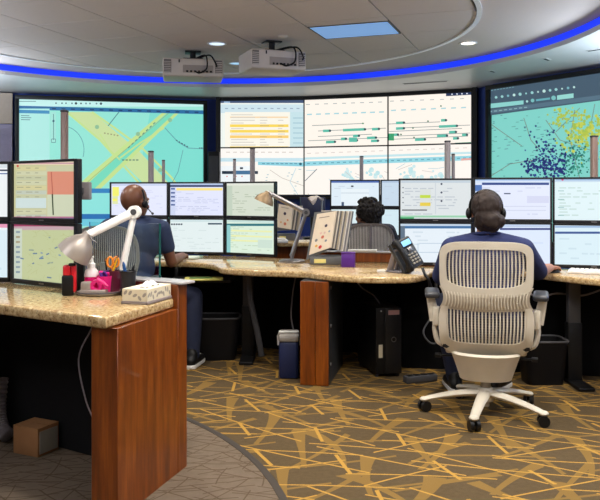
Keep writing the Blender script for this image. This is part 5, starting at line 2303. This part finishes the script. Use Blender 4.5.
def page_stack(label, D, corners, edge_n, dots, base_y, back=False):
    """stand, front page set at its place and a fan of sleeves leaning away to the right"""
    TL, TR, BR, BL, FTR, FBR = [Vector(c) for c in corners]
    base = Vector(((BL.x + FBR.x) / 2, base_y, D))
    t = thing('flip_holder', label, 'document holder', base, 0, 'reference flip holders')
    TL, TR, BR, BL, FTR, FBR = [v - base for v in (TL, TR, BR, BL, FTR, FBR)]
    mb = MB()
    wx = (FBR.x - BL.x)
    mb.box((-wx * .06, 0.0, 0.03), (wx * .82, 0.17, 0.06), bev=0.010)
    mb.build('stand', M['holder'], t)
    mb = MB()
    mb.box((-wx * .22, -0.088, 0.028), (wx * .3, 0.004, 0.028))
    mb.build('sticker', simple('sticker_yellow', (226, 214, 130), 0.6), t, smooth=False)
    # keep the page flat: bring its last corner into the plane of the other three
    nrm = (TR - TL).cross(BL - TL).normalized()
    BR = BR - nrm * nrm.dot(BR - TL)
    if nrm.y > 0:
        nrm = -nrm

    def slab(a, b, c, d, th, name, mat):
        mb = MB()
        V = [mb.bm.verts.new(p - nrm * 0) for p in (a, b, c, d)] + [mb.bm.verts.new(p - nrm * th) for p in (a, b, c, d)]
        for q in ((0, 1, 2, 3), (7, 6, 5, 4), (0, 4, 5, 1), (1, 5, 6, 2), (2, 6, 7, 3), (3, 7, 4, 0)):
            mb.bm.faces.new([V[i] for i in q])
        return mb.build(name, mat, t, smooth=False)
    o = Vector((-.018, .012, .012))
    slab(TL + o, TR + o * .2, BR + Vector((0, .012, -.01)), BL + Vector((-.02, .012, -.035)), .012, 'back_plate', M['holder'])
    pg = slab(TL, TR, BR, BL, .003, 'page', simple('page_cream', (226, 212, 190), 0.6))
    u, v = TR - TL, BL - TL
    for du, dv, rad, rgb in dots:
        mb = MB()
        c = TL + u * du + v * dv + nrm * .0012
        e1, e2 = u.normalized(), v.normalized()
        ring = [mb.bm.verts.new(c + (e1 * math.cos(q) + e2 * math.sin(q)) * rad) for q in [2 * math.pi * i / 12 for i in range(12)]]
        mb.bm.faces.new(ring)
        mb.build('printed_mark', simple('mark_%d_%d_%d' % rgb, rgb, 0.6), pg, smooth=False)
    mb = MB()
    for k in range(6):
        c = TL + u * .16 + v * (.10 + .035 * k) + nrm * .001
        if k in (0,):
            mb.bm.faces.new([mb.bm.verts.new(c + u * a + v * b) for a, b in ((0, 0), (.55, 0), (.55, .02), (0, .02))])
    mb.build('printed_line', simple('print_grey', (140, 124, 110), 0.7), pg, smooth=False)
    # fan of sleeves, their outer edges standing side by side
    cols = [(206, 196, 178), (120, 116, 108), (222, 214, 200), (96, 96, 98), (190, 176, 150), (214, 208, 198), (110, 110, 112), (200, 190, 170), (226, 222, 216), (128, 128, 132), (208, 204, 198), (90, 96, 102)]
    for k in range(edge_n):
        f = (k + .5) / edge_n
        a, b = TR.lerp(FTR, f), BR.lerp(FBR, f)
        dep = Vector((-.10 + .10 * f, .22, .0))
        mb = MB()
        th = Vector(((FTR - TR).x / edge_n * .34, 0, 0))
        V = [mb.bm.verts.new(p) for p in (a - th, a + th, b + th, b - th)] + [mb.bm.verts.new(p + dep) for p in (a - th, a + th, b + th, b - th)]
        for q in ((0, 1, 2, 3), (7, 6, 5, 4), (0, 4, 5, 1), (1, 5, 6, 2), (2, 6, 7, 3), (3, 7, 4, 0)):
            mb.bm.faces.new([V[i] for i in q])
        mb.build('sleeve', simple('sleeve_%d' % (k % 12), cols[k % 12], 0.45), t, smooth=False)
    return t


page_stack('big grey flip holder with a dotted page and fanned sleeves on the far desk', ZT,
           [at(317, 214, 5.30), at(336, 211, 5.24), at(329, 247, 5.18), at(309, 255, 5.26), at(354, 211.5, 5.36), at(347.5, 252.5, 5.32)], 12,
           [(.62, .33, .011, (60, 50, 70)), (.42, .50, .008, (220, 180, 170)), (.62, .50, .008, (214, 180, 170)), (.55, .60, .012, (200, 110, 90)), (.24, .66, .011, (130, 130, 130)),
            (.76, .70, .009, (120, 130, 140)), (.30, .80, .010, (220, 170, 80)), (.52, .84, .013, (200, 50, 50)), (.85, .48, .008, (150, 160, 170))], 5.33)
page_stack('smaller flip holder with a dotted page far back behind the bronze lamp', 0.765,
           [at(279, 204, 6.80), at(293, 207, 6.74), at(289, 229, 6.70), at(276, 227, 6.78), at(303, 206, 6.86), at(299, 231, 6.84)], 6,
           [(.5, .35, .014, (60, 50, 70)), (.3, .75, .010, (220, 170, 120)), (.6, .78, .014, (210, 120, 90)), (.75, .6, .010, (214, 150, 110))], 6.88)

# dark monitor seen from behind at the back console
t = thing('monitor', 'dark blue monitor seen from the side at the back console', 'monitor', (0.12, 7.12, 0.765), 0.15)
mb = MB()
mb.box((0, 0, 0.30), (0.24, 0.035, 0.19), bev=0.008)
mb.build('housing', simple('dark_blue_shell', (28, 36, 66), 0.5), t)
mb = MB()
mb.box((0, 0.01, 0.11), (0.04, 0.03, 0.20), bev=0.006)
mb.build('stand_neck', M['black'], t)
mb = MB()
mb.box((0, 0.0, 0.008), (0.17, 0.13, 0.016), bev=0.006)
mb.build('stand_foot', M['black'], t)
t = thing('paper_tray', 'white paper tray behind the bronze lamp at the back console', 'tray', (-0.24, 6.58, 0.765), 0.1)
mb = MB()
mb.box((0, 0, 0.012), (0.26, 0.16, 0.024), bev=0.004)
mb.build('tray', M['white'], t)
mb = MB()
mb.box((0, 0, 0.030), (0.22, 0.14, 0.012))
mb.build('paper_pile', M['paper'], t, smooth=False)

# purple box and papers by the ledge
t = thing('box', 'small purple box on the far desk right of the flip holder', 'box', (0.330, 5.12, ZT), -0.12)
mb = MB()
mb.box((0, 0, 0.046), (0.092, 0.08, 0.092), bev=0.005)
mb.build('body', M['purple'], t)
mb = MB()
mb.box((0, 0, 0.096), (0.096, 0.084, 0.010), bev=0.004)
mb.build('lid', M['purple'], t)


def sheets(name, label, loc, rz, w, d, n, mat, cat='paper'):
    t = thing(name, label, cat, loc, rz)
    r = random.Random(int(loc[0] * 1000) + n)
    for k in range(n):
        mb = MB()
        mb.box((r.uniform(-.008, .008), r.uniform(-.008, .008), .0015 + k * .0032), (w, d, .0028), rz=r.uniform(-.05, .05))
        mb.build('sheet', mat, t, smooth=False)
    return t


sheets('paper_pile', 'white papers lying on the ledge right of the purple box', (0.46, 5.49, ZT + .0785), -0.14, 0.21, 0.075, 4, M['paper'])
sheets('paper_pile', 'pale papers in front of the left group monitors, by the man arm', (-0.92, 5.78, ZT), -0.1, 0.26, 0.19, 5, simple('paper_greenish', (206, 214, 200), 0.8))
t = thing('eraser', 'small white eraser on the front of the far granite desk', 'eraser', (0.515, 4.76, ZT), 0.1)
mb = MB()
mb.box((0, 0, 0.008), (0.052, 0.024, 0.016), bev=0.004)
mb.build('rubber', M['white'], t)
mb = MB()
mb.box((0.008, 0, 0.008), (0.028, 0.0252, 0.0172), bev=0.003)
mb.build('sleeve', M['paper'], t)

# white keyboard at right
t = thing('keyboard', 'white keyboard on the far desk at the right photo edge', 'keyboard', (1.90, 4.66, ZT), -0.42)
mb = MB()
mb.box((0, 0, 0.009), (0.44, 0.15, 0.018), bev=0.005)
mb.build('body', M['white'], t)
mb = MB()
for j in range(5):
    for i in range(15):
        mb.box((-.196 + i * .028, -.052 + j * .026, .021), (.023, .021, .007), bev=.002, seg=1)
stuff(mb.build('keys', M['paper'], t))
t = thing('mouse', 'dark computer mouse under the woman right hand', 'mouse', (1.612, 4.742, ZT), -0.5)
mb = MB()
mb.ball((0, 0, 0.0), (.030, .052, .026), u=18, v=12)
for v in mb.bm.verts:
    v.co.z = max(0, v.co.z)
mb.build('shell', M['black'], t)
mb = MB()
mb.cyl((-.004, .028, .022), (.004, .028, .022), .007, seg=12)
mb.build('wheel', M['rubber'], t)

# ---- desk phone
Dp = 4.72
pb = at(408, 272, Dp)
t = thing('desk_phone', 'black desk phone with lit blue display on a grey stand', 'phone', (pb.x, Dp, ZT), 0.55)
Rp = Matrix.Rotation(math.radians(-32), 4, 'X') @ Matrix.Rotation(math.radians(-22), 4, 'Y')
lean = Matrix.Translation((0, 0.02, 0.112)) @ Matrix.Rotation(math.radians(-20), 4, 'Y') @ Matrix.Rotation(math.radians(-24), 4, 'X')


def onphone(c, size, name, mat, par, bev=.003):
    mb = MB()
    mb.box(c, size, bev=bev, seg=2)
    for v in mb.bm.verts:
        v.co = lean @ v.co
    return mb.build(name, mat, par)


phone_m = simple('phone_dark', (40, 44, 50), 0.4)
bd = onphone((0, 0, 0), (0.165, 0.035, 0.205), 'body', phone_m, t, .010)
dp = onphone((0.030, -0.020, 0.066), (0.082, 0.010, 0.052), 'display_frame', M['black'], t)
onphone((0.030, -0.026, 0.066), (0.068, 0.003, 0.036), 'display', emit('phone_lcd', (120, 180, 226), 0.8), dp, .0005)
onphone((0.032, -0.022, 0.020), (0.030, 0.010, 0.026), 'navigation_key', M['steel'], t)
for j in range(4):
    for i in range(3):
        onphone((0.008 + i * .024, -0.021, -0.012 - j * .020), (0.017, 0.008, 0.012), 'key', simple('phone_key', (150, 146, 136), 0.5), t, .002)
mb = MB()
P = [lean @ Vector(p) for p in smooth_path([(-.052, -.030, .098), (-.052, -.050, .060), (-.052, -.054, 0), (-.052, -.050, -.060), (-.052, -.030, -.100)], 5)]
mb.tube(P, [.026 if (i < 4 or i > len(P) - 5) else .018 for i in range(len(P))], 12)
mb.build('handset', M['black'], t)
mb = MB()
mb.prism([(-.075, .00), (.03, .00), (.03, .13), (-.075, .13)], 0, 0.012, bev=.003)
mb.tube([(-.055, .11, .01), (-.075, .03, .15)], [.022, .016], 10)
mb.tube([(.01, .12, .01), (-.02, .05, .12)], [.020, .014], 10)
mb.build('stand', M['mast'], t)

# ---- things beside the near lamp
t = thing('stapler', 'red and black upright stapler under the silver lamp shade', 'stapler', (onz(69, 295.5, .745).x, onz(69, 295.5, .745).y, .745), 0.15)
mb = MB()
mb.box((-.004, 0, 0.045), (0.050, 0.040, 0.090), bev=.009)
mb.build('black_grip', M['black'], t)
mb = MB()
mb.box((-.008, 0.002, 0.108), (0.034, 0.036, 0.050), bev=.009)
mb.box((.020, .004, .075), (.022, .034, .125), bev=.009)
mb.build('red_body', M['red'], t)
mb = MB()
mb.box((.014, .0, .134), (.030, .030, .012), bev=.004)
mb.build('nose', M['black'], t)

tc = onz(100, 294, .745)
t = thing('organizer_tray', 'round silver organizer tray beside the red stapler', 'tray', (tc.x, tc.y, .745))
mb = MB()
mb.lathe([(0.0001, 0.0), (0.088, 0.0), (0.098, 0.006), (0.098, 0.014), (0.092, 0.014), (0.086, 0.008), (0.0001, 0.008)], None, 36)
mb.build('plate', M['silver'], t)
mb = MB()
mb.lathe([(0.098, 0.010), (0.101, 0.013), (0.098, 0.016)], None, 36)
mb.build('rim', M['rubber'], t)
ZO = .7535
t = thing('tape_dispenser', 'silver tape dispenser with magenta reel on the organizer tray', 'tape dispenser', (tc.x - .012, tc.y - .050, ZO), -.1)
mb = MB()
mb.prism([(-.058, -.018), (.056, -.018), (.056, .018), (-.058, .018)], 0, .018, bev=.004)
mb.box((-.034, 0, .032), (.046, .032, .040), bev=.008)
mb.build('body', M['silver'], t)
mb = MB()
mb.lathe([(.012, -.010), (.026, -.012), (.028, 0), (.026, .012), (.012, .010)], axis_to((.012, 0, .034), (.012, .1, .034)), 24, closed=True)
mb.build('reel', M['magenta'], t)
mb = MB()
mb.tube([(.012, 0, .060), (.040, 0, .046), (.062, 0, .030)], [.012, .010, .006], 10)
mb.build('nose', M['magenta'], t)
t = thing('soap_bottle', 'clear pump bottle of pink soap with white pump', 'bottle', (tc.x - .045, tc.y + .028, ZO))
mb = MB()
mb.lathe([(.0001, 0), (.029, 0), (.031, .004), (.031, .072), (.026, .092), (.013, .104), (.0001, .104)], None, 24)
mb.build('bottle', M['pink'], t)
mb = MB()
mb.lathe([(.031, .066), (.032, .066), (.032, .074), (.028, .092), (.018, .102)], None, 24)
mb.build('clear_shoulder', simple('clear_plastic', (225, 215, 218), 0.15), t)
mb = MB()
mb.lathe([(.0001, .100), (.017, .100), (.017, .122), (.009, .128), (.007, .150), (.0001, .150)], None, 18)
mb.box((-.010, 0, .152), (.042, .013, .009), bev=.003)
mb.build('pump', M['white'], t)
t = thing('tumbler', 'magenta tumbler holding purple clips on the organizer tray', 'cup', (tc.x + .016, tc.y + .010, ZO))
mb = MB()
mb.lathe([(.0001, 0), (.027, 0), (.034, .070), (.031, .070), (.025, .006), (.0001, .006)], None, 24)
mb.build('cup', M['magenta'], t)
rr = random.Random(12)
for k in range(6):
    mb = MB()
    a = k * 1.05
    mb.box((.014 * math.cos(a), .014 * math.sin(a), .074 + .006 * (k % 2)), (.020, .010, .026), bev=.003, rot=Matrix.Rotation(a, 4, 'Z') @ Matrix.Rotation(.5, 4, 'X'))
    mb.build('clip', M['purple'] if k % 3 else M['magenta'], t)
t = thing('pencil_pot', 'dark maroon pot of pencils and orange scissors by the pen cup', 'pencil pot', (tc.x + .040, tc.y + .045, ZO - .001))
mb = MB()
mb.lathe([(.0001, 0), (.036, 0), (.038, .092), (.034, .092), (.032, .006), (.0001, .006)], None, 24)
mb.build('pot', M['maroon'], t)


def pencil(name, label, p, q, r, mat, tipm, cat='pencil', par=None):
    t = thing(name, label, cat, p)
    d = Vector(q) - Vector(p)
    mb = MB()
    mb.tube([(0, 0, 0), d * .90], r, 6)
    mb.build('shaft', mat, t)
    mb = MB()
    mb.tube([d * .90, d], [r, r * .35], 6)
    mb.build('tip', tipm, t)
    return t


pz = Vector((tc.x + .040, tc.y + .045, ZO + .010))
pencil('pencil', 'yellow pencil leaning right in the maroon pot', pz + Vector((-.015, -.006, 0)), pz + Vector((.030, -.01, .150)), .0042, M['yellow'], M['card'])
pencil('pencil', 'dark pencil standing upright in the maroon pot', pz + Vector((-.018, .008, 0)), pz + Vector((-.030, .01, .135)), .0042, M['black'], M['card'])
t = thing('scissors', 'orange handled scissors standing in the maroon pot', 'scissors', pz + Vector((.006, .0, 0)), .2)
mb = MB()
mb.box((0, 0, .045), (.014, .004, .09), bev=.001, seg=1)
mb.build('blades', M['steel'], t)
for s in (-1, 1):
    mb = MB()
    P = [(s * .013 + .012 * math.cos(a), 0, .118 + .022 * math.sin(a)) for a in [2 * math.pi * i / 18 for i in range(19)]]
    mb.tube(P, .0048, 8)
    mb.tube([(s * .002, 0, .086), (s * .010, 0, .100)], .0055, 8)
    mb.build('handle', M['orange'], t)
cc = onz(127, 295.5, .745)
cc = Vector((cc.x + .004, cc.y + .0, .745))
t = thing('pen_cup', 'black mesh pen cup beside the tissue box', 'pen cup', cc)
mb = MB()
mb.lathe([(.0001, 0), (.030, 0), (.035, .105), (.032, .105), (.028, .006), (.0001, .006)], None, 24)
mb.build('cup', simple('cup_black', (40, 40, 44), .5, .3), t)
mb = MB()
mb.tube([(.0345 * math.cos(a), .0345 * math.sin(a), .105) for a in [2 * math.pi * i / 24 for i in range(25)]], .003, 6)
mb.build('rim', M['black'], t)
pencil('pen', 'blue pen leaning left in the black pen cup', cc + Vector((.008, -.010, .010)), cc + Vector((-.016, -.02, .148)), .007, M['blue'], M['blue'], 'pen')
pencil('pen', 'short black pen leaning right in the black pen cup', cc + Vector((-.008, .006, .010)), cc + Vector((.026, .010, .132)), .005, M['black'], M['black'], 'pen')
bp_ = onz(80, 290, .745)
t = thing('binder_holder', 'tall black file holder behind the soap bottle', 'file holder', (bp_.x + .015, bp_.y - .03, .745), .1)
mb = MB()
mb.box((0, 0, .075), (.030, .05, .150), bev=.004)
mb.build('body', M['black'], t)
mb = MB()
mb.box((.022, .0, .045), (.016, .048, .09), bev=.004)
mb.build('front_lip', M['black'], t)

# tissue box
tb_ = onz(149, 303.5, .745)
tbc = Vector((-0.628, 3.082, .745))
t = thing('tissue_box', 'low cream tissue box printed with grey leaves on the near desk', 'tissue box', tbc, 1.276)
mb = MB()
mb.box((0, 0, .006), (.215, .118, .012), bev=.002, seg=1)
mb.build('base_band', simple('tissue_grey', (142, 130, 128), .7), t)
mb = MB()
mb.box((0, 0, .036), (.209, .112, .050), bev=.002, seg=1)
mb.build('carton', simple('tissue_cream', (226, 216, 190), .7), t)
mb = MB()
rr = random.Random(3)
leafm = simple('tissue_leaf', (160, 152, 140), .7)
for k in range(11):
    a = rr.uniform(0, 3.1)
    x, z = -.09 + k * .018, .036 + rr.uniform(-.012, .012)
    P = []
    for i in range(10):
        q = 2 * math.pi * i / 10
        u, v = .012 * math.cos(q), .006 * math.sin(q)
        P.append((x + u * math.cos(a) - v * math.sin(a), -.0566, z + u * math.sin(a) + v * math.cos(a)))
    mb.bm.faces.new([mb.bm.verts.new(p) for p in P])
for k in range(5):
    a = rr.uniform(0, 3.1)
    y, z = -.044 + k * .021, .036 + rr.uniform(-.012, .012)
    for sx in (-.1050, .1050):
        mb.bm.faces.new([mb.bm.verts.new((sx, y + .011 * math.cos(q) * math.cos(a) - .006 * math.sin(q) * math.sin(a), z + .011 * math.cos(q) * math.sin(a) + .006 * math.sin(q) * math.cos(a))) for q in [2 * math.pi * i / 10 for i in range(10)]])
mb.build('leaf_print', leafm, t, smooth=False)
mb = MB()


def tis(u, v):
    x = (u - .5) * .13
    y = (v - .5) * .055
    z = .0615 + .022 * math.exp(-((y + .008) / .014) ** 2) * (1 - (2 * u - 1) ** 2) + .004 * math.sin(u * 17 + v * 6)
    return (x, y, max(.0612, z))


mb.sheet(tis, 24, 12, .0012)
mb.build('tissue', M['white'], t)
